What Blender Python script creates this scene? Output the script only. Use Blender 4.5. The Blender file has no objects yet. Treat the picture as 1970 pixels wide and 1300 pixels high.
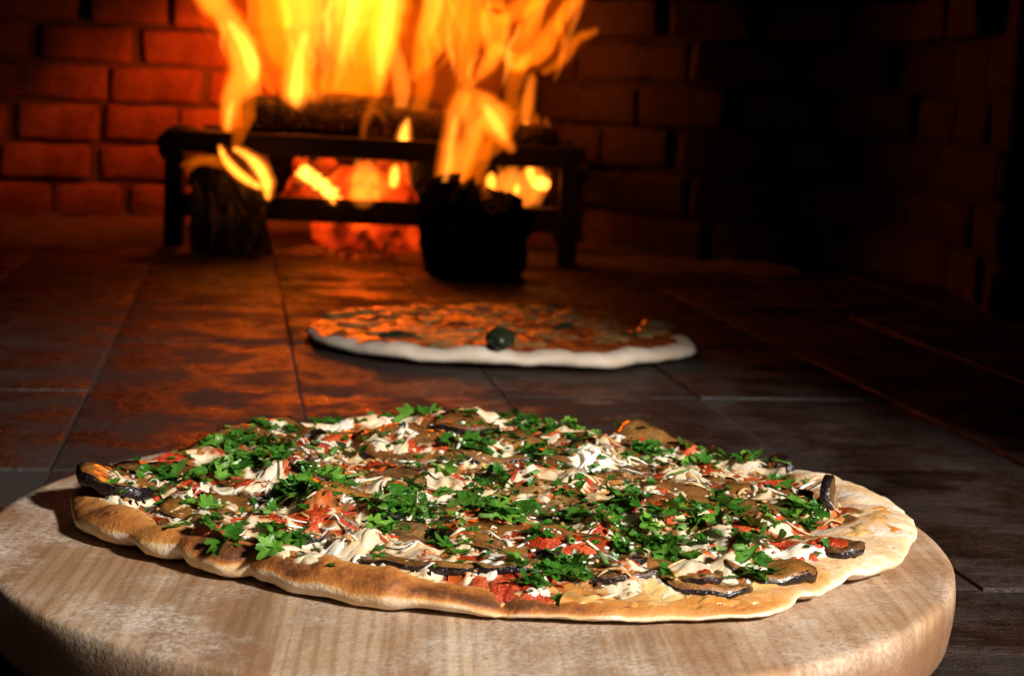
import bpy, math, random
import numpy as np
from mathutils import Vector, Matrix, noise as mnoise

random.seed(7)
rng = np.random.default_rng(11)
scene = bpy.context.scene
COL = scene.collection

# ---------------------------------------------------------------- camera
F, CH = 3200.0, 0.2076                      # focal length in source pixels, camera height above the oven floor
TH, RO = math.radians(8.29), math.radians(2.3)
cam_d = bpy.data.cameras.new('camera')
cam = bpy.data.objects.new('camera', cam_d)
COL.objects.link(cam)
CM = Matrix.Rotation(math.pi / 2 - TH, 3, 'X') @ Matrix.Rotation(RO, 3, 'Z')
cam.matrix_world = Matrix.Translation((0, 0, CH)) @ CM.to_4x4()
cam_d.sensor_width = 36
cam_d.lens = F / 1970 * 36
cam_d.clip_start, cam_d.clip_end = 0.02, 50
cam_d.dof.use_dof = True
cam_d.dof.focus_distance = 0.63
cam_d.dof.aperture_fstop = cam_d.lens / 3.3   # 3.3 mm entrance pupil
scene.camera = cam
scene.render.resolution_x, scene.render.resolution_y = 1024, 675

# ---------------------------------------------------------------- world, key lamp, exposure
w = bpy.data.worlds.new('World')
scene.world = w
w.use_nodes = True
w.node_tree.nodes['Background'].inputs[0].default_value = (1.0, 0.9, 0.8, 1)
w.node_tree.nodes['Background'].inputs[1].default_value = 0.018
scene.view_settings.view_transform = 'Standard'
scene.view_settings.look = 'None'
scene.view_settings.exposure = 0
scene.view_settings.gamma = 1
cy = scene.cycles
cy.use_denoising = True
cy.max_bounces = 8
cy.diffuse_bounces = 3
cy.glossy_bounces = 3
cy.transmission_bounces = 4
cy.volume_bounces = 0
cy.transparent_max_bounces = 32
cy.sample_clamp_indirect = 6

kd = bpy.data.lights.new('flash_lamp', 'AREA')
kd.shape = 'DISK'
kd.size = 0.17
kd.energy = 24.5
kd.color = (1.0, 0.95, 0.88)
kd.spread = math.radians(120)
key = bpy.data.objects.new('flash_lamp', kd)
COL.objects.link(key)
key.location = (0.98, -0.40, 0.86)
key.rotation_euler = (Vector((0.08, 0.70, 0.03)) - Vector(key.location)).to_track_quat('-Z', 'Y').to_euler()

# ---------------------------------------------------------------- picture point -> point of the place
def ray(px, py):
    return CM @ Vector(((px - 985) / F, -(py - 650) / F, -1.0))

def on_z(px, py, z):
    d = ray(px, py); t = (z - CH) / d.z
    return Vector((d.x * t, d.y * t, z))

def at_y(px, py, y):
    d = ray(px, py); t = y / d.y
    return Vector((d.x * t, y, CH + d.z * t))

# ---------------------------------------------------------------- node helpers
class NT:
    def __init__(s, name):
        s.m = bpy.data.materials.new(name); s.m.use_nodes = True
        s.t = s.m.node_tree; s.t.nodes.clear()
        s.out = s.n('ShaderNodeOutputMaterial')
    def n(s, typ, **kw):
        nd = s.t.nodes.new(typ)
        for k, v in kw.items(): setattr(nd, k, v)
        return nd
    def set(s, sock, v):
        if hasattr(v, 'is_output') or isinstance(v, bpy.types.NodeSocket): s.t.links.new(v, sock)
        elif isinstance(v, (tuple, list)) and len(v) == 3 and sock.type == 'RGBA': sock.default_value = (*v, 1)
        else: sock.default_value = v
    def coord(s, kind='Object'):
        return s.n('ShaderNodeTexCoord').outputs[kind]
    def mapped(s, scale, kind='Object', rot=(0, 0, 0)):
        mp = s.n('ShaderNodeMapping'); s.set(mp.inputs[0], s.coord(kind))
        mp.inputs['Scale'].default_value = scale; mp.inputs['Rotation'].default_value = rot
        return mp.outputs[0]
    def noise(s, scale, detail=4, rough=.55, vec=None, dist=0, out=0):
        nd = s.n('ShaderNodeTexNoise')
        s.set(nd.inputs['Vector'], vec if vec is not None else s.coord())
        nd.inputs['Scale'].default_value = scale; nd.inputs['Detail'].default_value = detail
        nd.inputs['Roughness'].default_value = rough; nd.inputs['Distortion'].default_value = dist
        return nd.outputs[out]
    def vor(s, scale, vec=None, feature='F1', out='Distance'):
        nd = s.n('ShaderNodeTexVoronoi', feature=feature)
        s.set(nd.inputs['Vector'], vec if vec is not None else s.coord())
        nd.inputs['Scale'].default_value = scale
        return nd.outputs[out]
    def ramp(s, fac, *stops):
        nd = s.n('ShaderNodeValToRGB'); s.set(nd.inputs[0], fac)
        e = nd.color_ramp.elements
        while len(e) < len(stops): e.new(0.5)
        for el, (p, c) in zip(e, stops):
            el.position = p; el.color = (c, c, c, 1) if not isinstance(c, tuple) else (*c, 1)
        return nd.outputs[0]
    def mix(s, fac, a, b, mode='MIX'):
        nd = s.n('ShaderNodeMix', data_type='RGBA', blend_type=mode)
        s.set(nd.inputs[0], fac); s.set(nd.inputs[6], a); s.set(nd.inputs[7], b)
        return nd.outputs[2]
    def math(s, op, a, b=0.0, clamp=False):
        nd = s.n('ShaderNodeMath', operation=op, use_clamp=clamp)
        s.set(nd.inputs[0], a); s.set(nd.inputs[1], b)
        return nd.outputs[0]
    def attr(s, name):
        return s.n('ShaderNodeAttribute', attribute_name=name).outputs['Fac']
    def rand(s):
        return s.n('ShaderNodeObjectInfo').outputs['Random']
    def sep(s, vec, i):
        nd = s.n('ShaderNodeSeparateXYZ'); s.set(nd.inputs[0], vec); return nd.outputs[i]
    def bump(s, h, strength=.5, dist=.001, normal=None):
        nd = s.n('ShaderNodeBump'); s.set(nd.inputs['Height'], h)
        nd.inputs['Strength'].default_value = strength; nd.inputs['Distance'].default_value = dist
        if normal is not None: s.set(nd.inputs['Normal'], normal)
        return nd.outputs[0]
    def bsdf(s, color, rough=.5, **kw):
        nd = s.n('ShaderNodeBsdfPrincipled')
        s.set(nd.inputs['Base Color'], color); s.set(nd.inputs['Roughness'], rough)
        for k, v in kw.items(): s.set(nd.inputs[k.replace('_', ' ')], v)
        return nd.outputs[0]
    def done(s, sh=None, vol=None, disp=None):
        if sh is not None: s.t.links.new(sh, s.out.inputs['Surface'])
        if vol is not None: s.t.links.new(vol, s.out.inputs['Volume'])
        return s.m

# ---------------------------------------------------------------- object helpers
def mesh(name, verts, faces, m, smooth=True, attrs=None):
    me = bpy.data.meshes.new(name)
    me.from_pydata([tuple(v) for v in verts], [], faces)
    if m is not None: me.materials.append(m)
    for k, v in (attrs or {}).items():
        a = me.attributes.new(k, 'FLOAT', 'POINT'); a.data.foreach_set('value', np.asarray(v, dtype=np.float32))
    if smooth: me.shade_smooth()
    me.update()
    return me

def obj(name, me, parent=None, loc=None, kind=None, label=None):
    o = bpy.data.objects.new(name, me); COL.objects.link(o)
    if parent is not None: o.parent = parent
    if loc is not None: o.location = loc
    if kind: o['kind'] = kind
    if label: o['label'] = label
    return o

def tag(o, label, cat, group=None):
    o['label'] = label; o['category'] = cat
    if group: o['group'] = group
    return o

def thing(name, label, cat, loc=(0, 0, 0), group=None):
    o = bpy.data.objects.new(name, None); o.empty_display_size = .02
    COL.objects.link(o); o.location = loc
    return tag(o, label, cat, group)

def fbm(p, H=1.0, oct=4):
    return mnoise.fractal(Vector(p), H, 2.0, oct)

def grid_faces(nr, nc, closed=True, off=0):
    f = []
    for i in range(nr - 1):
        for j in range(nc if closed else nc - 1):
            k = (j + 1) % nc
            f.append((off + i * nc + j, off + i * nc + k, off + (i + 1) * nc + k, off + (i + 1) * nc + j))
    return f

def box_rough(sx, sy, sz, seed, amp, bev):
    """a bevelled block with a worn, uneven surface; origin at the middle of its base"""
    import bmesh
    bm = bmesh.new()
    bmesh.ops.create_cube(bm, size=1)
    bmesh.ops.scale(bm, vec=(sx, sy, sz), verts=bm.verts)
    bmesh.ops.bevel(bm, geom=bm.edges[:], offset=bev, segments=2, affect='EDGES', profile=.6)
    bmesh.ops.subdivide_edges(bm, edges=[e for e in bm.edges if e.calc_length() > sx * .4], cuts=2, use_grid_fill=True)
    for v in bm.verts:
        p = v.co * 28 + Vector((seed * 7.3, seed * 3.1, seed))
        v.co += mnoise.noise_vector(p) * amp
        v.co.z += sz / 2
    bmesh.ops.recalc_face_normals(bm, faces=bm.faces)
    vs = [v.co.copy() for v in bm.verts]; bm.verts.index_update()
    fs = [tuple(v.index for v in f.verts) for f in bm.faces]
    bm.free()
    return vs, fs

# ================================================================ materials
def soot_shade_mix(s, c):
    """soot crust: burnt clean round the fire, black farther up and to the far left; painted shade along the right"""
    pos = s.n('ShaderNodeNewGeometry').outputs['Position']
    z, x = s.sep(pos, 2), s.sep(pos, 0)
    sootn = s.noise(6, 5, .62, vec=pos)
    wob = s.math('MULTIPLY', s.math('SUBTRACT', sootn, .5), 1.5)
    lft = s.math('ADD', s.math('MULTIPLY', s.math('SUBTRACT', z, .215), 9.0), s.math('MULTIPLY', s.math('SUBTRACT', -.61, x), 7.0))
    rgt_shade = s.math('ADD', s.math('MULTIPLY', s.math('SUBTRACT', x, -.30), 9.0), s.math('MULTIPLY', s.math('SUBTRACT', z, .25), 3.0))
    soot = s.math('ADD', s.math('MAXIMUM', lft, rgt_shade), wob)  # soot on the left, shade painted into the colour on the right wall
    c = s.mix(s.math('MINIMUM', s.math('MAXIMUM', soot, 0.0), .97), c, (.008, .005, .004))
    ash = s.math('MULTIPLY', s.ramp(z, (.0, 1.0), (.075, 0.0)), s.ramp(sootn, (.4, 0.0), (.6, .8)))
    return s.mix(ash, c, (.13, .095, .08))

def m_brick():
    s = NT('fired_brick')
    r = s.rand()
    n1 = s.noise(17, 6, .65); n2 = s.noise(110, 5, .65)
    c = s.mix(r, (.24, .085, .045), (.34, .14, .08))
    c = s.mix(s.ramp(n1, (.38, 0.0), (.66, 1.0)), c, (.13, .045, .028))
    c = s.mix(s.ramp(n2, (.56, 0.0), (.70, .7)), c, (.07, .03, .02))
    c = soot_shade_mix(s, c)
    nb = s.bump(s.math('ADD', s.math('MULTIPLY', n1, .6), s.math('MULTIPLY', n2, .5)), 1.0, .009)
    return s.done(s.bsdf(c, .9, Normal=nb))

def m_mortar(name='sooty_mortar', a=(.05, .03, .022), b=(.12, .07, .05), soot=True):
    s = NT(name)
    n = s.noise(40, 5)
    c = s.mix(n, a, b)
    if soot: c = soot_shade_mix(s, c)
    return s.done(s.bsdf(c, .95, Normal=s.bump(n, .8, .004)))

def m_soot():
    s = NT('soot')
    n = s.noise(18, 5)
    return s.done(s.bsdf(s.mix(n, (.006, .005, .005), (.02, .016, .014)), .95, Normal=s.bump(n, .8, .01)))

def m_tile():
    s = NT('oven_floor_tile')
    pos = s.n('ShaderNodeNewGeometry').outputs['Position']
    r = s.rand()
    n1 = s.noise(8, 6, .65, vec=pos); n2 = s.noise(75, 6, .7, vec=pos)
    st = s.n('ShaderNodeMapping'); s.set(st.inputs[0], pos); st.inputs['Scale'].default_value = (6, 20, 6); st.inputs['Rotation'].default_value = (0, 0, .2)
    n3 = s.noise(2.6, 6, .68, vec=st.outputs[0])
    c = s.mix(s.ramp(n1, (.34, 0.0), (.66, 1.0)), (.011, .0052, .0033), (.040, .018, .011))
    c = s.mix(s.math('MULTIPLY', s.ramp(n3, (.46, 0.0), (.66, 1.0)), .7), c, (.048, .025, .016))
    c = s.mix(s.math('MULTIPLY', r, .5), c, (.020, .012, .008))
    c = s.mix(s.ramp(n2, (.54, 0.0), (.68, .7)), c, (.012, .008, .006))
    fl = s.vor(300, vec=pos)
    c = s.mix(s.math('MULTIPLY', s.ramp(fl, (.10, 1.0), (.18, 0.0)), s.ramp(n2, (.52, 0.0), (.66, .5))), c, (.30, .26, .22))
    n5 = s.noise(15, 6, .68, vec=pos)
    rough = s.math('ADD', .13, s.math('MULTIPLY', s.ramp(n5, (.40, 0.0), (.56, 1.0)), .50))
    rough = s.math('ADD', rough, s.math('MULTIPLY', r, .10))
    h = s.math('ADD', s.math('MULTIPLY', n2, .8), s.math('MULTIPLY', n3, 1.2))
    return s.done(s.bsdf(c, rough, Normal=s.bump(h, .9, .005), Specular_IOR_Level=.46))

def m_iron():
    s = NT('burnt_iron')
    n = s.noise(60, 5)
    return s.done(s.bsdf(s.mix(n, (.010, .008, .008), (.035, .024, .02)), .65, Metallic=.4, Normal=s.bump(n, .6, .002)))

def m_char():
    s = NT('charred_wood')
    v = s.vor(55, vec=s.mapped((1, 1, .35)), feature='DISTANCE_TO_EDGE')
    n = s.noise(40, 5)
    n2 = s.noise(90, 6, .7, vec=s.mapped((1, 1, .3)))
    c = s.mix(s.ramp(n, (.4, 0.0), (.75, 1.0)), (.005, .0045, .004), (.050, .042, .038))
    c = s.mix(s.ramp(n2, (.54, 0.0), (.66, .8)), c, (.16, .135, .12))
    return s.done(s.bsdf(c, .75, Normal=s.bump(s.ramp(v, (.0, 0.0), (.12, 1.0)), 1.0, .004)))

def m_ashlog():
    s = NT('ashy_wood')
    n = s.noise(45, 5)
    c = s.mix(s.ramp(n, (.4, 0.0), (.65, 1.0)), (.02, .016, .014), (.30, .24, .20))
    return s.done(s.bsdf(c, .9, Normal=s.bump(n, .9, .006)))

def m_ember(name, strength, lo, hi):
    s = NT(name)
    n = s.noise(22, 4, .6)
    v = s.vor(38)
    c = s.mix(s.ramp(n, (.35, 0.0), (.7, 1.0)), lo, hi)
    e = s.n('ShaderNodeBsdfPrincipled')
    s.set(e.inputs['Base Color'], s.mix(n, (.05, .03, .025), (.3, .26, .24)))
    e.inputs['Roughness'].default_value = .9
    s.set(e.inputs['Emission Color'], c)
    s.set(e.inputs['Emission Strength'], s.math('MULTIPLY', s.ramp(n, (.36, 0.03), (.66, 1.0)), strength))
    s.set(e.inputs['Normal'], s.bump(v, .8, .004))
    return s.done(e.outputs[0])

def m_ash():
    s = NT('wood_ash')
    n = s.noise(60, 5)
    return s.done(s.bsdf(s.mix(n, (.045, .034, .030), (.16, .135, .125)), .95, Normal=s.bump(n, .8, .004)))

def m_flame(name, col, e):
    s = NT(name)
    em = s.n('ShaderNodeEmission'); em.inputs[0].default_value = (*col, 1); em.inputs[1].default_value = e
    m = s.done(None, em.outputs[0])
    try: m.cycles.homogeneous_volume = True
    except Exception: pass
    return m

def m_board():
    s = NT('board_wood')
    co = s.coord()
    d = s.noise(3, 3, vec=co)
    mp = s.n('ShaderNodeMapping'); s.set(mp.inputs[0], co); mp.inputs['Scale'].default_value = (26, 2.2, 8); mp.inputs['Rotation'].default_value = (0, 0, math.radians(-7))
    g = s.noise(1.5, 5, .6, vec=mp.outputs[0], dist=.6)
    mp2 = s.n('ShaderNodeMapping'); s.set(mp2.inputs[0], co); mp2.inputs['Scale'].default_value = (9, 1.4, 4); mp2.inputs['Rotation'].default_value = (0, 0, math.radians(-7))
    g2 = s.noise(1.3, 3, .5, vec=mp2.outputs[0], dist=.9)
    c = s.mix(s.ramp(g2, (.38, 0.0), (.62, 1.0)), (.64, .47, .30), (.40, .235, .125))
    c = s.mix(s.ramp(g, (.44, 0.0), (.62, .8)), c, (.20, .10, .045))
    big = s.noise(11, 5, .6, vec=co)
    rt = s.n('ShaderNodeMapping'); s.set(rt.inputs[0], co); rt.inputs['Rotation'].default_value = (0, 0, math.radians(-3))
    stv = s.n('ShaderNodeTexWhiteNoise', noise_dimensions='1D')
    s.set(stv.inputs['W'], s.math('FLOOR', s.math('DIVIDE', s.sep(rt.outputs[0], 0), .031)))
    tone = stv.outputs['Value']
    c = s.mix(s.math('MULTIPLY', tone, .55), c, (.40, .225, .115))
    rings = s.n('ShaderNodeTexWave', wave_type='BANDS', bands_direction='X'); rst = s.n('ShaderNodeMapping'); s.set(rst.inputs[0], rt.outputs[0]); rst.inputs['Scale'].default_value = (1, .16, 1); s.set(rings.inputs[0], rst.outputs[0])
    rings.inputs['Scale'].default_value = 60; rings.inputs['Distortion'].default_value = 6; rings.inputs['Detail'].default_value = 3; rings.inputs['Detail Scale'].default_value = .5
    s.set(rings.inputs['Phase Offset'], s.math('MULTIPLY', tone, 40.0))
    c = s.mix(s.math('MULTIPLY', s.ramp(rings.outputs[1], (.5, 0.0), (.95, 1.0)), .45), c, (.22, .115, .052))
    c = s.mix(s.ramp(big, (.5, 0.0), (.72, .5)), c, (.60, .46, .31))
    stain = s.noise(7, 6, .65, vec=mp2.outputs[0])
    c = s.mix(s.ramp(stain, (.50, 0.0), (.68, .7)), c, (.27, .125, .05))
    gr = s.noise(300, 4, .7, vec=co)
    c = s.mix(s.ramp(gr, (.52, 0.0), (.70, .45)), c, (.20, .11, .055))
    # flour dust, thicker to the board's left
    x = s.sep(co, 0)
    fine = s.noise(520, 3, .7, vec=co); clump = s.noise(22, 5, .65, vec=co)
    fl = s.math('MULTIPLY', s.ramp(clump, (.42, 0.0), (.66, 1.0)), s.ramp(fine, (.42, 0.1), (.60, 1.0)))
    fl = s.math('MULTIPLY', fl, s.ramp(x, (0.0, .0), (1.0, 1.0))) if False else s.math('MULTIPLY', fl, s.math('ADD', .5, s.math('MULTIPLY', s.math('MAXIMUM', s.math('MULTIPLY', x, -5.0), 0.0), .8), clamp=True))
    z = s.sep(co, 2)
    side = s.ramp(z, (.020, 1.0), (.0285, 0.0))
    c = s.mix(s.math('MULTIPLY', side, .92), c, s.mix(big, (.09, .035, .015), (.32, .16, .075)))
    c = s.mix(s.math('MULTIPLY', fl, s.math('SUBTRACT', 1.0, s.math('MULTIPLY', side, .75))), c, (.72, .64, .56))
    pits = s.vor(150, vec=co)
    c = s.mix(s.math('MULTIPLY', s.ramp(pits, (.06, 1.0), (.14, 0.0)), s.ramp(big, (.5, .0), (.6, .7))), c, (.10, .06, .035))
    h = s.math('ADD', s.math('MULTIPLY', g, .6), s.math('MULTIPLY', fine, .5))
    return s.done(s.bsdf(c, .62, Normal=s.bump(h, .6, .0014), Specular_IOR_Level=.35))

def m_crust():
    s = NT('baked_crust')
    t = s.attr('toast'); ol = s.attr('oil')
    n1 = s.noise(30, 6, .65); n2 = s.noise(190, 5, .7); n3 = s.noise(75, 5, .65); n4 = s.noise(13, 3)
    k = s.math('ADD', .18, s.math('MULTIPLY', t, .55))
    tt = s.math('ADD', t, s.math('MULTIPLY', s.math('SUBTRACT', n1, .5), k))
    tt = s.math('ADD', tt, s.math('MULTIPLY', s.math('SUBTRACT', n4, .5), k))
    tt = s.math('ADD', tt, s.math('MULTIPLY', s.math('SUBTRACT', n2, .5), s.math('ADD', .10, s.math('MULTIPLY', t, .6))))
    c = s.ramp(tt, (.0, (.74, .57, .36)), (.26, (.68, .43, .20)), (.50, (.58, .25, .058)), (.80, (.37, .12, .024)), (1.0, (.10, .032, .010)))
    fl = s.math('MULTIPLY', s.ramp(n3, (.46, 0.0), (.62, .85)), s.ramp(tt, (.12, 1.0), (.48, 0.0)))
    c = s.mix(fl, c, (.82, .73, .61))
    spots = s.vor(120); 
    c = s.mix(s.math('MULTIPLY', s.ramp(spots, (.05, 1.0), (.16, 0.0)), s.ramp(n1, (.50, 0.0), (.60, .75))), c, (.30, .11, .03))
    c = s.mix(s.math('MULTIPLY', ol, s.ramp(n1, (.34, .2), (.56, 1.0))), c, (.60, .20, .02))
    rough = s.math('SUBTRACT', .66, s.math('MULTIPLY', s.math('MAXIMUM', ol, s.math('MULTIPLY', t, .4)), .36))
    h = s.math('ADD', s.math('MULTIPLY', n2, .7), s.math('ADD', n1, s.math('MULTIPLY', s.ramp(spots, (.0, 0.0), (.2, 1.0)), .35)))
    return s.done(s.bsdf(c, rough, Normal=s.bump(h, .65, .0022),
                         Subsurface_Weight=.06, Subsurface_Radius=(.004, .002, .001), Subsurface_Scale=1.0))

def m_film():
    """the cheese that has melted over everything, with browned and oily patches"""
    s = NT('melted_cheese_film')
    br_ = s.attr('brown'); n1 = s.noise(60, 5, .6); n2 = s.noise(240, 5, .7); n3 = s.noise(24, 4)
    c = s.mix(s.ramp(n1, (.36, 0.0), (.60, 1.0)), (.78, .69, .52), (.66, .47, .24))
    f = s.math('ADD', br_, s.math('MULTIPLY', s.math('SUBTRACT', n2, .5), .5))
    c = s.mix(s.ramp(f, (.42, 0.0), (.60, 1.0)), c, s.mix(s.ramp(n3, (.4, .0), (.6, 1.0)), (.40, .17, .04), (.50, .09, .015)))
    c = s.mix(s.ramp(f, (.70, 0.0), (.85, 1.0)), c, (.14, .055, .018))
    rough = s.math('ADD', .16, s.math('MULTIPLY', n2, .22))
    return s.done(s.bsdf(c, rough, Normal=s.bump(s.math('ADD', n2, n1), .25, .001), Subsurface_Weight=.35, Subsurface_Radius=(.003, .002, .001), Subsurface_Scale=1.0, Coat_Weight=.8, Coat_Roughness=.08))

def m_topping():
    s = NT('melted_topping')
    n1 = s.noise(38, 5, .6); n2 = s.noise(120, 4); n3 = s.noise(70, 5, dist=.4)
    c = s.mix(s.ramp(n1, (.40, 0.0), (.55, 1.0)), (.20, .075, .022), (.55, .22, .05))
    c = s.mix(s.ramp(n3, (.50, 0.0), (.60, 1.0)), c, (.40, .035, .010))
    c = s.mix(s.ramp(n2, (.55, 0.0), (.64, .9)), c, (.70, .52, .30))
    return s.done(s.bsdf(c, .28, Normal=s.bump(s.math('ADD', n2, n3), .5, .002), Subsurface_Weight=.1, Subsurface_Radius=(.003, .001, .0005), Subsurface_Scale=1.0))

def m_flesh():
    s = NT('fried_eggplant_flesh')
    r = s.rand()
    n1 = s.noise(75, 6, .65); n2 = s.noise(260, 5, .7); n4 = s.noise(28, 3)
    tone = s.ramp(r, (.0, (.13, .055, .016)), (.25, (.30, .145, .042)), (.5, (.46, .19, .035)), (.75, (.20, .065, .014)), (1.0, (.44, .28, .105)))
    dark = s.mix(.72, tone, (.050, .022, .009))
    c = s.mix(s.ramp(n1, (.38, 0.0), (.60, 1.0)), dark, tone)
    c = s.mix(s.ramp(n4, (.48, 0.0), (.62, .5)), c, (.46, .19, .04))
    n6 = s.noise(140, 5, .7)
    c = s.mix(s.ramp(n6, (.54, 0.0), (.66, .85)), c, (.045, .018, .008))
    e = s.attr('edge')
    c = s.mix(s.math('MULTIPLY', e, s.ramp(n2, (.4, .15), (.6, .85))), c, (.10, .036, .012))
    c = s.mix(s.ramp(n2, (.60, 0.0), (.72, .5)), c, (.55, .32, .11))
    rough = s.math('ADD', .16, s.math('MULTIPLY', n1, .28))
    h = s.math('ADD', s.math('MULTIPLY', n2, .5), n1)
    return s.done(s.bsdf(c, rough, Normal=s.bump(h, .7, .0022), Coat_Weight=.9, Coat_Roughness=.07,
                         Subsurface_Weight=.12, Subsurface_Radius=(.004, .002, .001), Subsurface_Scale=1.0))

def m_skin():
    s = NT('eggplant_skin')
    n1 = s.noise(90, 4); n2 = s.noise(300, 3)
    c = s.mix(s.ramp(n1, (.5, 0.0), (.75, 1.0)), (.008, .005, .006), (.050, .022, .014))
    c = s.mix(s.ramp(n2, (.66, 0.0), (.74, .5)), c, (.18, .09, .035))
    return s.done(s.bsdf(c, s.math('ADD', .2, s.math('MULTIPLY', n1, .35)), Normal=s.bump(s.math('ADD', n1, n2), .9, .002), Coat_Weight=.2, Coat_Roughness=.15, Specular_IOR_Level=.4))

def m_tomato():
    s = NT('tomato')
    r = s.rand(); n1 = s.noise(85, 6, .65); n2 = s.noise(380, 4, .7)
    c = s.mix(s.ramp(n1, (.36, 0.0), (.62, 1.0)), (.34, .018, .003), (.60, .058, .008))
    c = s.mix(s.ramp(n2, (.54, .0), (.68, .65)), c, (.70, .17, .035))
    c = s.mix(s.math('MULTIPLY', r, s.ramp(n1, (.5, .0), (.62, .5))), c, (.46, .17, .04))
    h = s.math('ADD', n2, n1)
    return s.done(s.bsdf(c, s.math('ADD', .18, s.math('MULTIPLY', n1, .25)), Normal=s.bump(h, .9, .002), Coat_Weight=.6, Coat_Roughness=.08,
                         Subsurface_Weight=.15, Subsurface_Radius=(.003, .0006, .0003), Subsurface_Scale=1.0))

def m_cheese(name, a, b, sss=.35):
    s = NT(name)
    n1 = s.noise(55, 4); n2 = s.noise(200, 3); r = s.rand()
    c = s.mix(s.ramp(n1, (.40, 0.0), (.70, 1.0)), a, b)
    c = s.mix(s.math('MULTIPLY', r, s.ramp(n2, (.50, 0.0), (.70, .5))), c, (.62, .30, .10))
    return s.done(s.bsdf(c, .30, Normal=s.bump(s.math('ADD', n2, n1), .45, .0014), Subsurface_Weight=sss, Subsurface_Radius=(.004, .0028, .0016), Subsurface_Scale=1.0, Coat_Weight=.5, Coat_Roughness=.1))

def m_leaf(name, a, b):
    s = NT(name)
    r = s.rand(); n1 = s.noise(160, 3)
    v = s.attr('vein')
    c = s.mix(r, a, b)
    c = s.mix(s.math('MULTIPLY', s.ramp(n1, (.35, 0.0), (.65, 1.0)), .6), c, (.010, .055, .006))
    c = s.mix(s.math('MULTIPLY', v, .55), c, (.16, .34, .07))
    bs = s.bsdf(c, .36, Normal=s.bump(s.noise(420, 2), .5, .0008), Specular_IOR_Level=.5)
    tr = s.n('ShaderNodeBsdfTranslucent'); s.set(tr.inputs[0], s.mix(.5, c, (.14, .34, .02)))
    mx = s.n('ShaderNodeMixShader'); mx.inputs[0].default_value = .16
    s.t.links.new(bs, mx.inputs[1]); s.t.links.new(tr.outputs[0], mx.inputs[2])
    return s.done(mx.outputs[0])

def m_plain(name, a, b, rough, scale, bump=.5, **kw):
    s = NT(name); n = s.noise(scale, 5)
    return s.done(s.bsdf(s.mix(s.ramp(n, (.35, 0.0), (.65, 1.0)), a, b), rough, Normal=s.bump(n, bump, .0015), **kw))

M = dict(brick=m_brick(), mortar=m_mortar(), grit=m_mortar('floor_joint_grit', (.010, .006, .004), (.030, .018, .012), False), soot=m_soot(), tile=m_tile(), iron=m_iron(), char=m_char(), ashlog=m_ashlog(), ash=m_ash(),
         ember=m_ember('glowing_ember', 1.0, (.7, .018, .001), (1, .055, .003)), hot=m_ember('white_hot_ember', 7, (1, .12, .01), (1, .30, .03)),
         dull=m_ember('dying_ember', .25, (.6, .03, .003), (1, .06, .006)),
         board=m_board(), crust=m_crust(), topping=m_topping(), film=m_film(), flesh=m_flesh(), skin=m_skin(), tomato=m_tomato(),
         cheese=m_cheese('melted_cheese', (.74, .64, .46), (.62, .43, .21)), pale=m_cheese('pale_cheese', (.82, .77, .66), (.74, .63, .45)),
         oily=m_cheese('oily_cheese', (.66, .42, .16), (.62, .20, .02), .15), gold=m_cheese('browned_cheese', (.62, .46, .24), (.56, .20, .03), .15),
         leaf=m_leaf('parsley', (.024, .125, .007), (.18, .40, .038)), stem=m_leaf('herb_stem', (.12, .27, .035), (.26, .42, .11)),
         crumb=m_plain('crisp_crumb', (.30, .12, .035), (.50, .26, .09), .5, 200),
         fsauce=m_plain('baked_sauce', (.24, .028, .008), (.36, .09, .02), .20, 90, 1.0),
         fcheese=m_plain('baked_cheese', (.30, .20, .085), (.27, .095, .022), .24, 80, 1.0),
         olive=m_plain('dark_olive', (.012, .016, .008), (.03, .035, .015), .25, 90),
         dough=m_plain('floured_dough', (.72, .62, .52), (.60, .46, .33), .7, 40),
         fl4=m_flame('flame_spark', (1, .27, .022), 420), fl3=m_flame('flame_core', (1, .25, .024), 160), fl2=m_flame('flame_body', (1, .20, .013), 56),
         flr=m_flame('flame_tongue', (1, .17, .004), 50), fl1=m_flame('flame_veil', (1, .15, .002), 27), fl0=m_flame('flame_haze', (1, .10, .001), 3.6))

# ================================================================ oven: floor
floor_o = obj('oven_floor', mesh('oven_floor', [(-1.6, -.3, -.0024), (1.3, -.3, -.0024), (1.3, 3.0, -.0024), (-1.6, 3.0, -.0024)], [(0, 1, 2, 3)], M['grit'], False), kind='structure')
TA = math.radians(9.5)
TW, TD = .142, .232
ex, ey = Vector((math.cos(TA), math.sin(TA), 0)), Vector((-math.sin(TA), math.cos(TA), 0))
tile_meshes = []
for k in range(5):
    vs, fs = box_rough(TW - .0020, TD - .0015, .03, k + 2, .00015, .0007)
    tile_meshes.append(mesh('floor_tile', vs, fs, M['tile']))
jo = Vector((-.142, 1.115, 0))          # a joint that the photograph shows
for i in range(-9, 10):
    for j in range(-5, 8):
        c = jo + ex * ((i + .5) * TW) + ey * ((j + .55 + (.5 if i % 2 else 0) * .0) * TD)
        if c.y < .12 or c.y > 2.62 or c.x < -1.15 or c.x > .85: continue
        t = obj('floor_tile', random.choice(tile_meshes), floor_o, (c.x, c.y, -.031 + random.uniform(-.0012, .0012)))
        t.rotation_euler = (random.uniform(-.003, .003), random.uniform(-.003, .003), TA + random.choice((0, math.pi)))

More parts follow.
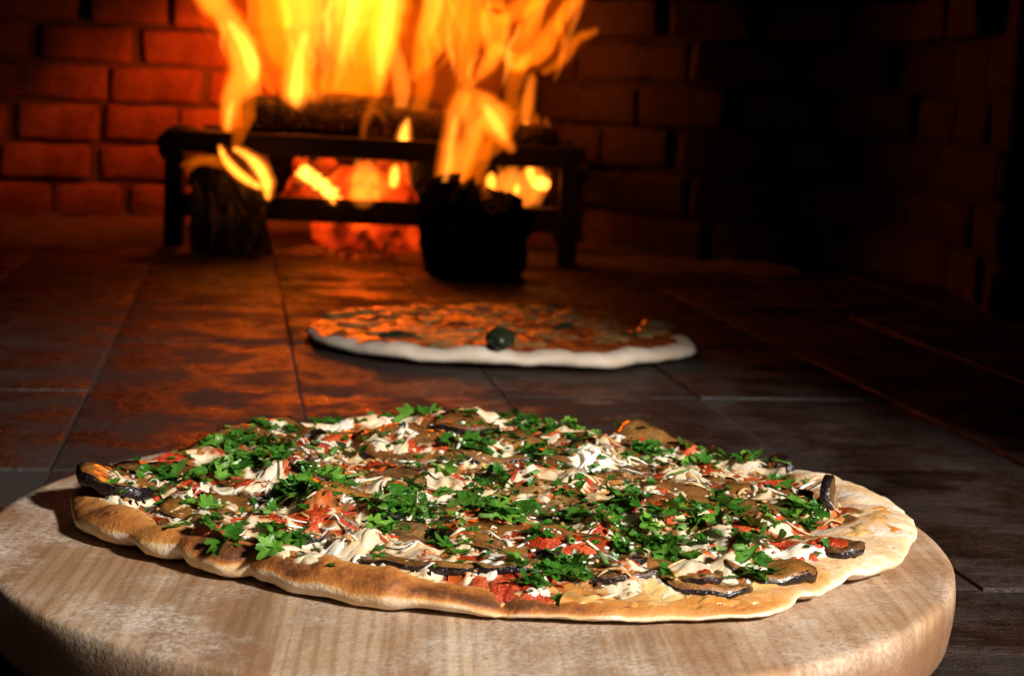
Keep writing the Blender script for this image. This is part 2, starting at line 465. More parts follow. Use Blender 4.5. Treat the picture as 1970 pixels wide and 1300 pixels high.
# ================================================================ oven: brick wall along a bent plan
WP = [(-1.2, 1.1), (-1.17, 1.5), (-1.06, 2.0), (-.86, 2.33), (-.6, 2.5), (-.25, 2.57), (.0, 2.5), (.13, 2.28), (.24, 2.17), (.38, 2.15), (.49, 2.05), (.505, 1.86), (.50, 1.72)]
WP2 = [(.50, 1.72), (.70, 1.62), (.80, 1.4), (.82, 1.0), (.84, .62)]
def resample(P, step):
    P = [Vector((*p, 0)) for p in P]; out = []
    Q = [P[0] * 2 - P[1]] + P + [P[-1] * 2 - P[-2]]
    for i in range(1, len(Q) - 2):
        for k in range(20):
            t = k / 20
            a, b, c, d = Q[i - 1], Q[i], Q[i + 1], Q[i + 2]
            out.append(.5 * ((2 * b) + (c - a) * t + (2 * a - 5 * b + 4 * c - d) * t * t + (3 * b - a - 3 * c + d) * t ** 3))
    out.append(P[-1])
    L = [0]
    for a, b in zip(out, out[1:]): L.append(L[-1] + (b - a).length)
    n = int(L[-1] / step); res = []
    for i in range(n + 1):
        s = L[-1] * i / n
        for k in range(len(L) - 1):
            if L[k + 1] >= s - 1e-9:
                f = (s - L[k]) / max(1e-9, L[k + 1] - L[k]); res.append(out[k].lerp(out[k + 1], f)); break
    return res
CHT = .0575
brick_meshes = []
for k in range(8):
    vs, fs = box_rough(.119, .07, .0490, k + 20, .0058, .007)
    brick_meshes.append(mesh('brick', vs, fs, M['brick']))
def build_wall(name, P, nc, length=.125):
    path = resample(P, .02)
    vs = []
    for p, q in zip(path, path[1:] + [path[-1] * 2 - path[-2]]):
        d = (q - p).normalized(); nrm = Vector((d.y, -d.x, 0))      # towards the inside of the oven
        b = p - nrm * .004
        vs += [(b.x, b.y, -.02), (b.x, b.y, nc * CHT + .01)]
    fs = [(2 * i, 2 * i + 2, 2 * i + 3, 2 * i + 1) for i in range(len(path) - 1)]
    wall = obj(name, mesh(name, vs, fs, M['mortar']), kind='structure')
    tot = .02 * (len(path) - 1)
    for c in range(nc):
        s = (.5 if c % 2 else 0) * length + random.uniform(-.012, .012) + .06
        while s < tot - .03:
            L = length * random.uniform(.86, 1.14)
            i = min(int((s + L / 2 - .06) / .02), len(path) - 2); i = max(i, 0)
            d = (path[min(i + 3, len(path) - 1)] - path[max(i - 2, 0)]).normalized(); nrm = Vector((d.y, -d.x, 0))
            lean = max(0, c * CHT - .25) * .5
            p = path[i] - nrm * (.030 + random.uniform(-.006, .005)) + nrm * lean
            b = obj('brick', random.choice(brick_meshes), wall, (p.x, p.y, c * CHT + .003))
            b.rotation_euler = (random.uniform(-.03, .03), random.uniform(-.02, .02), math.atan2(d.y, d.x) + random.uniform(-.03, .03))
            b.scale = (L / .125, 1, random.uniform(.96, 1.04))
            s += L + .004
    return path
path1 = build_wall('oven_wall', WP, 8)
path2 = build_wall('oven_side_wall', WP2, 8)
# sooty vault over the walls, open towards the mouth
ring = path1 + path2[1:]
cx, cyv = -.2, 1.55
vs = []; NR = 9
for i in range(NR):
    f = i / (NR - 1); a = f * math.pi / 2
    for p in ring:
        q = Vector((cx, cyv, 0)).lerp(p, .05 + .95 * math.cos(a) ** .8)
        vs.append((q.x, q.y, 8 * CHT - .01 + .42 * math.sin(a) + .012 * fbm((q.x * 6, q.y * 6, a * 3))))
vault = obj('oven_vault', mesh('oven_vault', vs, grid_faces(NR, len(ring), False), M['soot']), kind='structure')
# right jamb of the oven mouth, outside the frame: it shades the floor to the right
MH = .455
jv, jf = box_rough(.40, .17, MH, 51, .006, .006)
jamb_me = mesh('oven_mouth_jamb', jv, jf, M['soot'])
obj('oven_mouth_jamb', jamb_me, None, (.764, .535, 0), kind='structure')
obj('oven_mouth_jamb', jamb_me, None, (-.80, .535, 0), kind='structure')
jv, jf = box_rough(1.96, .166, .36, 52, .006, .006)
obj('added_shade_lintel', mesh('added_shade_lintel', jv, jf, M['soot']), None, (-.018, .535, MH + .004), kind='structure')  # unseen lintel, added to keep the flash off the back wall and floor

# ash scattered over the floor round the fire
av, af = [], []
NA = 60
for i in range(NA):
    for j in range(26):
        x = -1.0 + 1.36 * i / (NA - 1); y = 2.02 + .5 * j / 25
        edge = min(1, (y - 2.02 - .05 * mnoise.noise((x * 9, 0, 0)) - .02) / .08)
        av.append((x, y, -.004 + .010 * max(-.2, edge) * (1 + .8 * mnoise.noise((x * 22, y * 22, 3))) + .006 * mnoise.noise((x * 60, y * 60, 1))))
af = grid_faces(NA, 26, False)
ash = obj('ash', mesh('ash', av, [tuple(reversed(f)) for f in af], M['ash']), kind='stuff')

# ================================================================ fire basket
GY = 2.10
def tube(pts, rad, n=10, flat=1.0):
    vs = []; fs = []
    P = [Vector(p) for p in pts]
    if not hasattr(rad, '__len__'): rad = [rad] * len(P)
    for i, p in enumerate(P):
        d = (P[min(i + 1, len(P) - 1)] - P[max(i - 1, 0)]).normalized()
        u = d.cross(Vector((0, 1, 0))); u = u.normalized() if u.length > .1 else Vector((1, 0, 0))
        v = d.cross(u)
        for k in range(n):
            a = 2 * math.pi * k / n
            vs.append(p + u * (math.cos(a) * rad[i]) + v * (math.sin(a) * rad[i] * flat))
    fs = grid_faces(len(P), n)
    fs.append(tuple(range(n - 1, -1, -1))); fs.append(tuple(range((len(P) - 1) * n, len(P) * n)))
    return vs, fs

def bar_mesh(a, b, w_, h_):
    a, b = Vector(a), Vector(b); L = (b - a).length
    vs, fs = box_rough(L, w_, h_, 61, .0012, .002)
    d = (b - a).normalized(); y = Vector((0, 0, 1)).cross(d) if abs(d.z) < .9 else Vector((0, 1, 0)); y.normalize(); z = d.cross(y)
    mid = (a + b) / 2
    return [mid + d * v[0] + y * v[1] + z * (v[2] - h_ / 2) for v in vs], fs

tl, tr = at_y(338, 262, GY), at_y(1098, 312, GY - .03)
zt = (tl.z + tr.z) / 2
xl, xr = tl.x, tr.x
basket = thing('fire_basket', 'black iron fire basket of flat bars holding the burning logs', 'fire grate', ((xl + xr) / 2, GY + .1, 0))
def part(name, vm, m, parent, smooth=True):
    o0 = Vector(parent.location)
    vs, fs = vm
    return obj(name, mesh(name, [Vector(v) - o0 for v in vs], fs, m, smooth), parent)
GD = .26
for yy, zz in ((GY, zt), (GY + GD, zt + .002)):
    part('top_bar', bar_mesh((xl - .012, yy, zz), (xr + .012, yy - .02, zz - .002), .014, .026), M['iron'], basket, False)
lz = at_y(650, 405, GY).z
for yy in (GY, GY + GD):
    part('lower_bar', bar_mesh((xl + .006, yy, lz), (xr - .006, yy - .02, lz), .012, .030), M['iron'], basket, False)
for xx in (xl, xr):
    for yy in (GY, GY + GD):
        part('post', bar_mesh((xx, yy - (.02 if xx > 0 else 0), -.002), (xx, yy - (.02 if xx > 0 else 0), zt - .01), .024, .024), M['iron'], basket, False)
    part('side_bar', bar_mesh((xx, GY + .01, zt - .004), (xx, GY + GD - .01, zt - .004), .012, .022), M['iron'], basket, False)
for k in range(7):
    x = xl + (xr - xl) * (k + .5) / 7
    part('cross_bar', bar_mesh((x, GY + .008, lz), (x, GY + GD - .03, lz), .012, .012), M['iron'], basket, False)

# ================================================================ logs
def log_mesh(name, L, r, seed, m, flat=.8, taper=.1):
    vs = []; NS, N = 16, 22
    for i in range(NS):
        t = i / (NS - 1); x = (t - .5) * L
        cap = 1 - .25 * max(0, abs(t - .5) * 2 - .9) / .1
        for k in range(N):
            a = 2 * math.pi * k / N
            rr = r * cap * (1 - taper * t) * (1 + .16 * mnoise.noise((x * 9 + seed, math.cos(a) * 1.4, math.sin(a) * 1.4)) + .10 * mnoise.noise((x * 45, math.cos(a) * 5 + seed, math.sin(a) * 5)))
            if math.sin(a) < -.3: rr *= flat
            vs.append((x + .004 * mnoise.noise((k, seed, i)), rr * math.cos(a), rr * math.sin(a)))
    fs = grid_faces(NS, N); fs.append(tuple(range(N - 1, -1, -1))); fs.append(tuple(range((NS - 1) * N, NS * N)))
    return mesh(name, vs, fs, m)

def log(L, r, loc, rot, seed, m, label, flat=.8):
    o = obj('log', log_mesh('log', L, r, seed, m, flat), None, loc); o.rotation_euler = rot
    return tag(o, label, 'log', 'firewood burning in the basket')
log(.27, .036, (-.245, GY + .20, zt + .030), (.2, -.05, .14), 1, M['char'], 'long black charred log on top of the basket among the tallest flames')
log(.26, .034, (-.08, GY + .16, zt + .012), (.9, .06, -.15), 2, M['char'], 'charred log lying on the right half of the fire basket top')
log(.40, .038, (-.2, GY + .15, lz + .050), (1.5, 0, .05), 3, M['char'], 'blackened log low in the basket behind the top bar')
log(.16, .030, (-.085, GY + .05, lz + .045), (.3, 0, 1.2), 4, M['char'], 'short black log butt seen end-on between the bars', .95)
log(.24, .028, (-.37, GY + .10, lz + .06), (.4, .1, .9), 5, M['ashlog'], 'ash grey log at the left end of the basket under a small flame')

def block(name, base, wb, wt, h, depth, seed, m, label, ridges):
    """a burnt upright log butt: cracked ridges all round, uneven broken top"""
    vs = []; N, NS = 110, 18
    for i in range(NS):
        t = i / (NS - 1)
        for k in range(N):
            a = 2 * math.pi * k / N
            rid = abs(mnoise.noise((math.cos(a) * ridges, math.sin(a) * ridges, t * .8 + seed)))
            ca, sa = math.cos(a), math.sin(a)
            wx = (wb + (wt - wb) * t) / 2 * (1 + .55 * (rid - .25) + .07 * mnoise.noise((ca * 6, sa * 6, t * 7 + seed)))
            ca, sa = math.cos(a), math.sin(a)
            sq = (abs(ca) ** 4 + abs(sa) ** 4) ** -.25
            tz = h * t * (1 + t * (-.10 * ca + .26 * mnoise.noise((ca * 3, sa * 3, seed)) + .34 * mnoise.noise((ca * 10, sa * 10, seed))))
            vs.append((base[0] + wx * ca * sq, base[1] + wx * sa * sq * depth, tz))
    for f in (.7, .35):
        for k in range(N):
            b = vs[(NS - 1) * N + k]; a = 2 * math.pi * k / N
            vs.append((base[0] + (b[0] - base[0]) * f, base[1] + (b[1] - base[1]) * f, b[2] + .010 * (1 - f) + .012 * mnoise.noise((b[0] * 90, b[1] * 90, f * 9 + seed))))
    fs = grid_faces(NS + 2, N)
    fs.append(tuple(range((NS + 1) * N, (NS + 2) * N)))
    o0 = Vector((*base, 0))
    o = obj(name, mesh(name, [Vector(v) - o0 for v in vs], fs, m), None, o0)
    return tag(o, label, 'log', 'burnt log butts standing before the basket')
block('charred_log', (-.047, 1.925), .092, .120, .080, .62, 3.3, M['char'], 'wide black charred log butt with ridged sides and flames on its top', 6)
block('charred_log', (-.352, 2.045), .088, .092, .094, .42, 8.1, M['char'], 'square blackened log butt at the left front of the fire basket', 3)

# ================================================================ embers
def lump(name, r, seed, m, sq=.7):
    import bmesh
    bm = bmesh.new(); bmesh.ops.create_icosphere(bm, subdivisions=2, radius=1)
    vs = []
    for v in bm.verts:
        k = 1 + .55 * mnoise.noise(v.co * 1.3 + Vector((seed, 0, seed))) + .30 * mnoise.noise(v.co * 3.5 + Vector((0, seed, 0)))
        vs.append((v.co.x * r * k, v.co.y * r * k, v.co.z * r * k * sq))
    bm.verts.index_update(); fs = [tuple(v.index for v in f.verts) for f in bm.faces]; bm.free()
    return mesh(name, vs, fs, m)
em_big = [lump('ember', .022, k * 3.1, M['ember']) for k in range(4)]
em_hot = [lump('ember', .016, 40 + k * 3.1, M['hot']) for k in range(3)]
em_dull = [lump('ember', .020, 80 + k * 3.1, M['dull']) for k in range(4)]
EG = 'embers heaped under and in the fire basket'
EL_A, EL_D, EL_B, EL_C = 'red glowing ember in the bed of embers under the lower bar of the fire basket', 'red glowing ember in the row between the two front bars of the basket', 'brightest orange ember glowing between the bars of the basket', 'grey dying ember with a faint red glow beside the ember heap'
for k in range(34):
    px = random.uniform(618, 800); py = 436 + (px - 618) * .12 + random.uniform(0, 42) * (.4 + .6 * (px - 618) / 180)
    p = at_y(px, py, GY + random.uniform(.03, .12))
    o = obj('ember', random.choice(em_big), None, (p.x, p.y, max(.012, p.z))); o.rotation_euler = [random.uniform(0, 6) for _ in range(3)]
    s_ = random.uniform(.7, 1.15); o.scale = (s_ * 1.2, s_, s_); tag(o, EL_A, 'ember', EG)
for k in range(22):
    px = random.uniform(560, 850); py = random.uniform(330, 392)
    p = at_y(px, py, GY + random.uniform(.06, .12))
    o = obj('ember', random.choice(em_big), None, p); o.rotation_euler = [random.uniform(0, 6) for _ in range(3)]
    s_ = random.uniform(.7, 1.2); o.scale = (s_ * 1.4, s_, s_ * .8); tag(o, EL_D, 'ember', EG)
for px, py in ((588, 332), (603, 342), (618, 353), (632, 368), (638, 384), (1040, 352)):
    p = at_y(px, py, GY + .045)
    o = obj('ember', random.choice(em_hot), None, p); o.scale = (.75, .75, .75); tag(o, EL_B, 'ember', EG)
for k in range(9):
    px = random.uniform(530, 780); py = random.uniform(468, 492)
    p = on_z(px, py, .008)
    o = obj('ember', random.choice(em_dull), None, p); o.rotation_euler = [random.uniform(0, 6) for _ in range(3)]
    s_ = random.uniform(.25, .55); o.scale = (s_ * 1.5, s_, s_ * .6); tag(o, EL_C, 'ember', EG)

# ================================================================ fire
fire = thing('fire', 'tall yellow and orange flames rising from the logs in the basket', 'fire', (-.2, GY + .1, 0))
def flame(y, m, pts, flat=.8, wob=.0, wide=1.0, halo=None):
    P = [Vector((p[0], p[1], p[2])) for p in pts]
    Q = [P[0] * 2 - P[1]] + P + [P[-1] * 2 - P[-2]]
    S = []
    for i in range(1, len(Q) - 2):
        a, b, c, d = Q[i - 1], Q[i], Q[i + 1], Q[i + 2]
        for k in range(5):
            t = k / 5
            S.append(.5 * ((2 * b) + (c - a) * t + (2 * a - 5 * b + 4 * c - d) * t * t + (3 * b - a - 3 * c + d) * t ** 3))
    S.append(P[-1])
    # pointed ends
    a0 = S[0] + (S[0] - S[1]).normalized() * max(S[0].z, 2) * 1.0; a1 = S[-1] + (S[-1] - S[-2]).normalized() * max(S[-1].z, 2) * 1.5
    S = [Vector((a0.x, a0.y, .6)), S[0].lerp(a0, .5)] + S + [S[-1].lerp(a1, .5), Vector((a1.x, a1.y, .6))]
    S[1].z = max(S[2].z * .75, .6); S[-2].z = max(S[-3].z * .7, .6)
    sc = y / F
    seed = random.uniform(0, 50)
    C = []; R = []
    for i, q in enumerate(S):
        p = at_y(q.x, q.y, y + .012 * mnoise.noise((i * .2, seed, 0)))
        C.append(p); R.append(max(.0006, q.z * sc * wide * (1 + .12 * mnoise.noise((i * .45, seed, 5)))))
    part('flame', tube(C, R, 14, flat), M[m], fire)
    if halo:
        part('flame', tube([c + Vector((0, .004, 0)) for c in C], [r * halo[1] + .002 for r in R], 14, flat), M[halo[0]], fire)
H1 = ('fl1', 1.35); H0 = ('fl1', 1.22)
B = GY + .17; Fr = GY - .045; ST = 1.95; LB = 1.995
flame(B, 'fl2', [(438, 249, 11), (447, 190, 20), (472, 138, 28), (460, 81, 27), (436, 35, 22), (405, -5, 26), (380, -50, 26)], halo=H0)
flame(B, 'fl3', [(438, 246, 5), (440, 225, 7), (446, 200, 6)])
flame(B, 'fl3', [(490, 150, 8), (484, 120, 14), (468, 85, 12), (446, 50, 9)])
flame(B + .02, 'fl2', [(486, 228, 5), (489, 190, 13), (487, 138, 17), (480, 92, 16), (470, 60, 10)])
flame(Fr, 'fl1', [(452, 288, 9), (463, 250, 15), (473, 220, 20), (482, 190, 14)])
flame(B, 'fl2', [(579, 228, 5), (570, 196, 24), (571, 161, 27), (577, 115, 26), (586, 69, 30), (580, 23, 40), (575, -40, 44)], halo=H0)
flame(B - .02, 'fl3', [(570, 196, 12), (569, 178, 15), (571, 150, 13), (577, 110, 10), (586, 70, 9)])
flame(B, 'fl2', [(622, 163, 6), (627, 115, 15), (627, 69, 20), (636, 23, 24), (640, -40, 26)])
flame(B, 'fl2', [(646, 168, 6), (655, 129, 14), (662, 92, 22), (674, 46, 34), (680, 0, 40), (680, -50, 40)])
flame(B - .02, 'fl3', [(655, 120, 5), (664, 80, 8), (678, 30, 13), (684, -20, 16)])
flame(B, 'fl2', [(728, 180, 8), (731, 138, 17), (734, 92, 25), (741, 46, 31), (749, 0, 34), (752, -50, 32)], halo=H0)
flame(B - .02, 'fl3', [(731, 140, 7), (735, 90, 11), (744, 40, 14), (750, -20, 14)])
flame(B - .03, 'fl1', [(696, 274, 5), (703, 231, 9), (719, 196, 10), (729, 165, 11)])
flame(B - .03, 'fl1', [(742, 236, 4), (730, 218, 6), (716, 212, 5)])
flame(B, 'fl2', [(762, 236, 6), (773, 196, 15), (771, 150, 18), (758, 104, 16), (748, 70, 12)])
flame(B - .09, 'fl4', [(777, 274, 9), (777, 261, 9), (781, 242, 6), (785, 230, 2)], halo=('fl2', 1.5))
flame(B, 'fl1', [(800, 262, 8), (803, 220, 16), (815, 175, 18), (818, 130, 22)])
flame(B, 'flr', [(795, 150, 10), (826, 85, 30), (846, 10, 34), (850, -50, 34)])
flame(B, 'fl2', [(820, 70, 9), (830, 30, 18), (836, -20, 20)])
flame(B, 'flr', [(872, 118, 10), (878, 66, 22), (888, 0, 20), (890, -40, 18)])
flame(B, 'fl1', [(610, 210, 10), (600, 160, 26), (540, 90, 30), (530, 20, 34), (530, -40, 36)])
flame(B + .03, 'fl1', [(525, 170, 16), (530, 120, 26), (520, 40, 40), (515, -40, 44)])
flame(B + .03, 'fl1', [(700, 110, 18), (705, 50, 32), (710, -30, 40)])
flame(B + .03, 'fl1', [(640, 215, 30), (660, 180, 50), (690, 130, 60), (700, 50, 70), (700, -40, 75)])
# haze of fire behind the tongues
flame(B + .07, 'fl0', [(600, 240, 60), (640, 160, 120), (650, 60, 165), (650, -60, 190)], .6)
flame(B + .07, 'fl0', [(840, 250, 40), (850, 180, 90), (880, 90, 130), (900, -60, 150)], .6)
flame(B + .05, 'fl0', [(480, 230, 40), (480, 130, 55), (450, 40, 60), (430, -40, 70)], .7)
flame(B + .05, 'fl0', [(700, 270, 60), (720, 200, 90), (760, 120, 90)], .7)
# flames on the wide log butt
flame(ST, 'fl2', [(830, 393, 7), (850, 365, 13), (862, 310, 17), (868, 270, 15), (877, 219, 15), (892, 188, 15), (908, 163, 6)], halo=H1)
flame(ST - .01, 'fl3', [(852, 360, 5), (864, 315, 8), (868, 270, 7), (876, 230, 6)])
flame(ST, 'fl2', [(880, 345, 14), (895, 300, 20), (911, 254, 17), (902, 219, 14), (900, 190, 9)], halo=H0)
flame(ST, 'fl2', [(985, 288, 7), (966, 261, 15), (952, 231, 30), (934, 203, 22), (916, 180, 9)], halo=H0)
flame(ST - .01, 'fl3', [(972, 268, 6), (956, 240, 13), (938, 212, 10)])
flame(ST, 'fl1', [(905, 345, 22), (920, 300, 26), (930, 250, 24)])
flame(ST, 'fl1', [(930, 300, 14), (960, 270, 20), (985, 230, 18)])
# right tongues
flame(B - .03, 'fl2', [(1015, 289, 11), (1013, 265, 11), (1011, 231, 10), (1015, 196, 11), (1023, 150, 7)], halo=H0)
flame(B - .03, 'fl4', [(1016, 288, 7), (1014, 262, 6), (1012, 240, 4)])
flame(B, 'fl1', [(1032, 248, 10), (1030, 225, 8)]); flame(B, 'fl1', [(1052, 246, 8), (1050, 232, 6)])
flame(B, 'fl1', [(988, 215, 14), (985, 180, 16), (995, 140, 20)])
flame(B, 'fl2', [(913, 157, 5), (930, 136, 11), (945, 115, 15), (955, 95, 14)], halo=H0)
flame(B + .01, 'flr', [(945, 112, 10), (950, 90, 22), (950, 60, 27), (952, 30, 28), (956, 8, 18)], halo=('fl0', 1.5))
flame(B, 'fl2', [(966, 108, 6), (972, 80, 9), (976, 50, 9), (980, 25, 5)])
flame(B, 'fl2', [(940, 80, 8), (936, 50, 10), (928, 20, 6)])
flame(B, 'fl2', [(972, 100, 9), (985, 116, 13), (1000, 124, 14), (1014, 112, 10)], halo=H0)
flame(B + .04, 'fl0', [(985, 140, 22), (1020, 95, 46), (1050, 40, 58), (1075, -40, 60)], .8)
flame(B, 'flr', [(985, 128, 12), (1008, 115, 19), (1038, 97, 22), (1057, 69, 20), (1073, 42, 15), (1096, 12, 15), (1120, -20, 14)], halo=('fl0', 1.6))
flame(B, 'flr', [(1045, 140, 6), (1071, 125, 9), (1092, 104, 10), (1110, 76, 10), (1142, 62, 7), (1186, 37, 3)], halo=('fl0', 1.6))
flame(B, 'flr', [(960, 45, 10), (1000, 18, 20), (1035, -5, 22), (1060, -40, 22)], halo=('fl0', 1.5))
flame(B, 'flr', [(985, 100, 12), (1015, 60, 22), (1030, 20, 20)])
flame(B + .02, 'flr', [(895, 160, 14), (900, 110, 20), (912, 50, 24), (915, -20, 24)])
# thin wisps that break off the tongues
wr_ = random.Random(5)
for k in range(46):
    x0 = wr_.uniform(440, 900) if k < 30 else wr_.uniform(900, 1110); y0 = wr_.uniform(40, 215) - (0 if x0 < 900 else 40)
    L_ = wr_.uniform(50, 150); lean = (x0 - 740) * .0010 + wr_.uniform(-.22, .22); w0 = wr_.uniform(2.5, 7)
    pts_ = [(x0 + lean * L_ * t + 7 * math.sin(t * wr_.uniform(3, 6) + k), y0 - L_ * t, w0 * (.5 + 1.4 * t * (1 - t) * 2)) for t in (0, .2, .4, .6, .8, 1)]
    flame(B + wr_.uniform(-.05, .06), wr_.choice(('flr', 'flr', 'fl2', 'fl2', 'fl3')), pts_, .9)
# small flames between the bars
flame(LB, 'fl4', [(424, 284, 4), (432, 304, 7), (452, 328, 9), (478, 348, 8), (500, 360, 5)], halo=('fl1', 1.4))
flame(LB, 'fl4', [(452, 287, 4), (474, 299, 7), (498, 322, 10), (512, 350, 10), (515, 376, 6)], halo=('fl2', 1.5))
flame(LB, 'fl1', [(352, 318, 6), (382, 308, 11), (420, 312, 12), (450, 325, 8)])
flame(LB, 'fl1', [(360, 330, 5), (380, 312, 9), (410, 306, 8)])
IN = GY + .03
for q in ([(588, 340, 8), (588, 326, 8)], [(612, 348, 6), (630, 366, 7), (640, 386, 6)], [(757, 352, 10), (760, 328, 9)], [(838, 356, 5), (838, 318, 6)], [(944, 368, 9), (945, 345, 10)],
          [(1022, 345, 8), (1020, 328, 8)], [(994, 370, 6), (995, 360, 6)]):
    flame(IN - .05, 'fl4', q, halo=('fl1', 1.7))
for q in ([(682, 345, 8), (690, 312, 8)], [(782, 350, 5), (778, 315, 6)], [(806, 365, 5), (795, 325, 5)], [(970, 360, 6), (962, 325, 6)], [(1000, 392, 22), (1020, 350, 30)], [(955, 395, 22), (980, 345, 24)], [(1030, 385, 14), (1045, 350, 16)], [(975, 400, 10), (985, 340, 10)], [(700, 380, 30), (705, 340, 26)], [(820, 385, 18), (825, 340, 20)]):
    flame(IN - .04, 'fl2', q)

def fire_lamp(loc, watts, size, col):
    d = bpy.data.lights.new('fire_light', 'POINT'); d.energy = watts; d.color = col; d.shadow_soft_size = size
    o = bpy.data.objects.new('fire_light', d); COL.objects.link(o); o.location = loc
    return o
fire_lamp((-.40, GY + .34, .24), 2.0, .05, (1, .095, .005))
fire_lamp((-.10, GY + .20, .24), .5, .05, (1, .095, .005))
fire_lamp((-.20, GY + .06, .085), 2.4, .03, (1, .085, .004))

# ================================================================ serving board
BC, BR, BZ = Vector((-.0135, .665, 0)), .193, .030
vs = []; N = 128
prof = [(.02, .0), (.9, .0), (.975, .0015), (.992, .006), (.998, .014), (1.0, .020), (.999, .0245), (.9965, .0283), (.990, .0297), (.975, .030), (.7, .030), (.4, .030), (.1, .030), (.002, .030)]
for r, z in prof:
    for k in range(N):
        a = 2 * math.pi * k / N
        wv = 1 + .006 * math.sin(a * 2 + 1) + .004 * mnoise.noise((math.cos(a) * 2, math.sin(a) * 2, 0))
        vs.append((BR * r * wv * math.cos(a), BR * r * wv * math.sin(a), z))
board = obj('serving_board', mesh('serving_board', vs, grid_faces(len(prof), N), M['board']), None, (BC.x, BC.y, .002))
tag(board, 'round floury wooden serving board under the front pizza', 'serving board')
BT = BZ + .002

# ================================================================ front pizza
OUT = [(135, 962, 4), (142, 1012, 2), (175, 1050, 0), (250, 1076, 0), (330, 1100, 0), (450, 1130, 0), (480, 1127, 0), (560, 1150, 0), (680, 1175, 0), (800, 1190, 0), (960, 1196, 0), (1100, 1206, 0), (1250, 1207, 0),
       (1400, 1205, 0), (1500, 1194, 0), (1600, 1150, 0), (1720, 1110, 2), (1762, 1060, 4), (1757, 1000, 8), (1722, 955, 12), (1650, 922, 13), (1560, 893, 13), (1400, 866, 13), (1290, 835, 16), (1130, 812, 14),
       (1000, 797, 14), (860, 780, 18), (780, 780, 16), (600, 796, 14), (480, 806, 14), (350, 858, 13), (220, 880, 13), (155, 922, 10)]
OP = [on_z(x, y, BT + h * .001) for x, y, h in OUT]
PC = Vector((sum(p.x for p in OP) / len(OP), sum(p.y for p in OP) / len(OP), 0))
PC = Vector((-.012, .70, 0))
ang = np.array([math.atan2(p.y - PC.y, p.x - PC.x) for p in OP]); rad = np.array([math.hypot(p.y - PC.y, p.x - PC.x) for p in OP])
o_ = np.argsort(ang); ang, rad = ang[o_], rad[o_]
ang = np.concatenate([ang - 2 * np.pi, ang, ang + 2 * np.pi]); rad = np.tile(rad, 3)
def Rout(t): return np.interp(t, ang, rad)
def tab(rows):
    a = np.radians([r[0] for r in rows]); v = np.array([r[1:] for r in rows], float)
    a = np.concatenate([a - 2 * np.pi, a, a + 2 * np.pi]); v = np.tile(v, (3, 1))
    return lambda t: [np.interp(t, a, v[:, i]) for i in range(v.shape[1])]
# degrees (0 = right, -90 = towards the camera): rim height, rim width, browning, oil, bottom lift
RIM = tab([(-178, .0105, .020, .50, .0, .0015), (-165, .010, .020, .60, .0, .0025), (-152, .013, .026, .62, .0, .001), (-140, .012, .024, .80, .0, .0025), (-128, .0135, .024, .85, .0, .001), (-112, .0145, .024, 1.0, .0, .0008),
           (-100, .0130, .022, 1.0, .0, .0), (-94, .0105, .020, .95, .05, .001), (-86, .0075, .020, .85, .5, .0), (-72, .007, .024, .72, .7, .0), (-58, .007, .026, .62, .5, .0), (-46, .008, .030, .40, .25, .0005),
           (-34, .010, .034, .22, .05, .002), (-20, .0105, .042, .12, .35, .003), (-5, .012, .038, .16, .45, .003), (8, .012, .03, .2, .3, .002), (25, .012, .024, .15, .1, .0),
           (50, .015, .026, .2, .05, .0), (62, .0125, .022, .3, .0, .0), (78, .014, .022, .42, .0, .0), (92, .0185, .030, .55, .0, .0), (104, .016, .026, .5, .0, .0), (125, .010, .020, .5, .1, .0), (160, .013, .024, .35, .0, .0)])
BASE = .0055
NT_ = 400
ths = np.linspace(-np.pi, np.pi, NT_, endpoint=False)
def wav(t, f, s): return np.array([mnoise.noise((math.cos(a) * f, math.sin(a) * f, s)) for a in np.atleast_1d(t)])
Rth = Rout(ths); Rth = np.convolve(np.concatenate([Rth[-4:], Rth, Rth[:4]]), np.ones(9) / 9, 'valid') * (1 + .012 * wav(ths, 6, 1))
hr, wr, br, oi, li = RIM(ths)
hr = hr * (1 + .24 * wav(ths, 5, 2) + .14 * wav(ths, 17, 6)); wr = wr * (1 + .25 * wav(ths, 6, 3)); br = br * (1 + .35 * wav(ths, 4, 4)); li = np.maximum(0, li + .0022 * wav(ths, 7, 5))
# crimps and folds along the rim
for fx, fy, dr, wd_ in ((478, 1124, .005, .03), (322, 1098, .004, .03), (232, 1072, .004, .04), (800, 1190, .002, .04), (1545, 1175, .003, .03), (1640, 1138, .003, .025), (1760, 1030, .003, .03)):
    q_ = on_z(fx, fy, BT); fa = math.atan2(q_.y - PC.y, q_.x - PC.x)
    g_ = np.exp(-((ths - fa) / wd_) ** 2); Rth -= dr * .7 * g_; hr *= 1 - .12 * g_; li += .0012 * g_
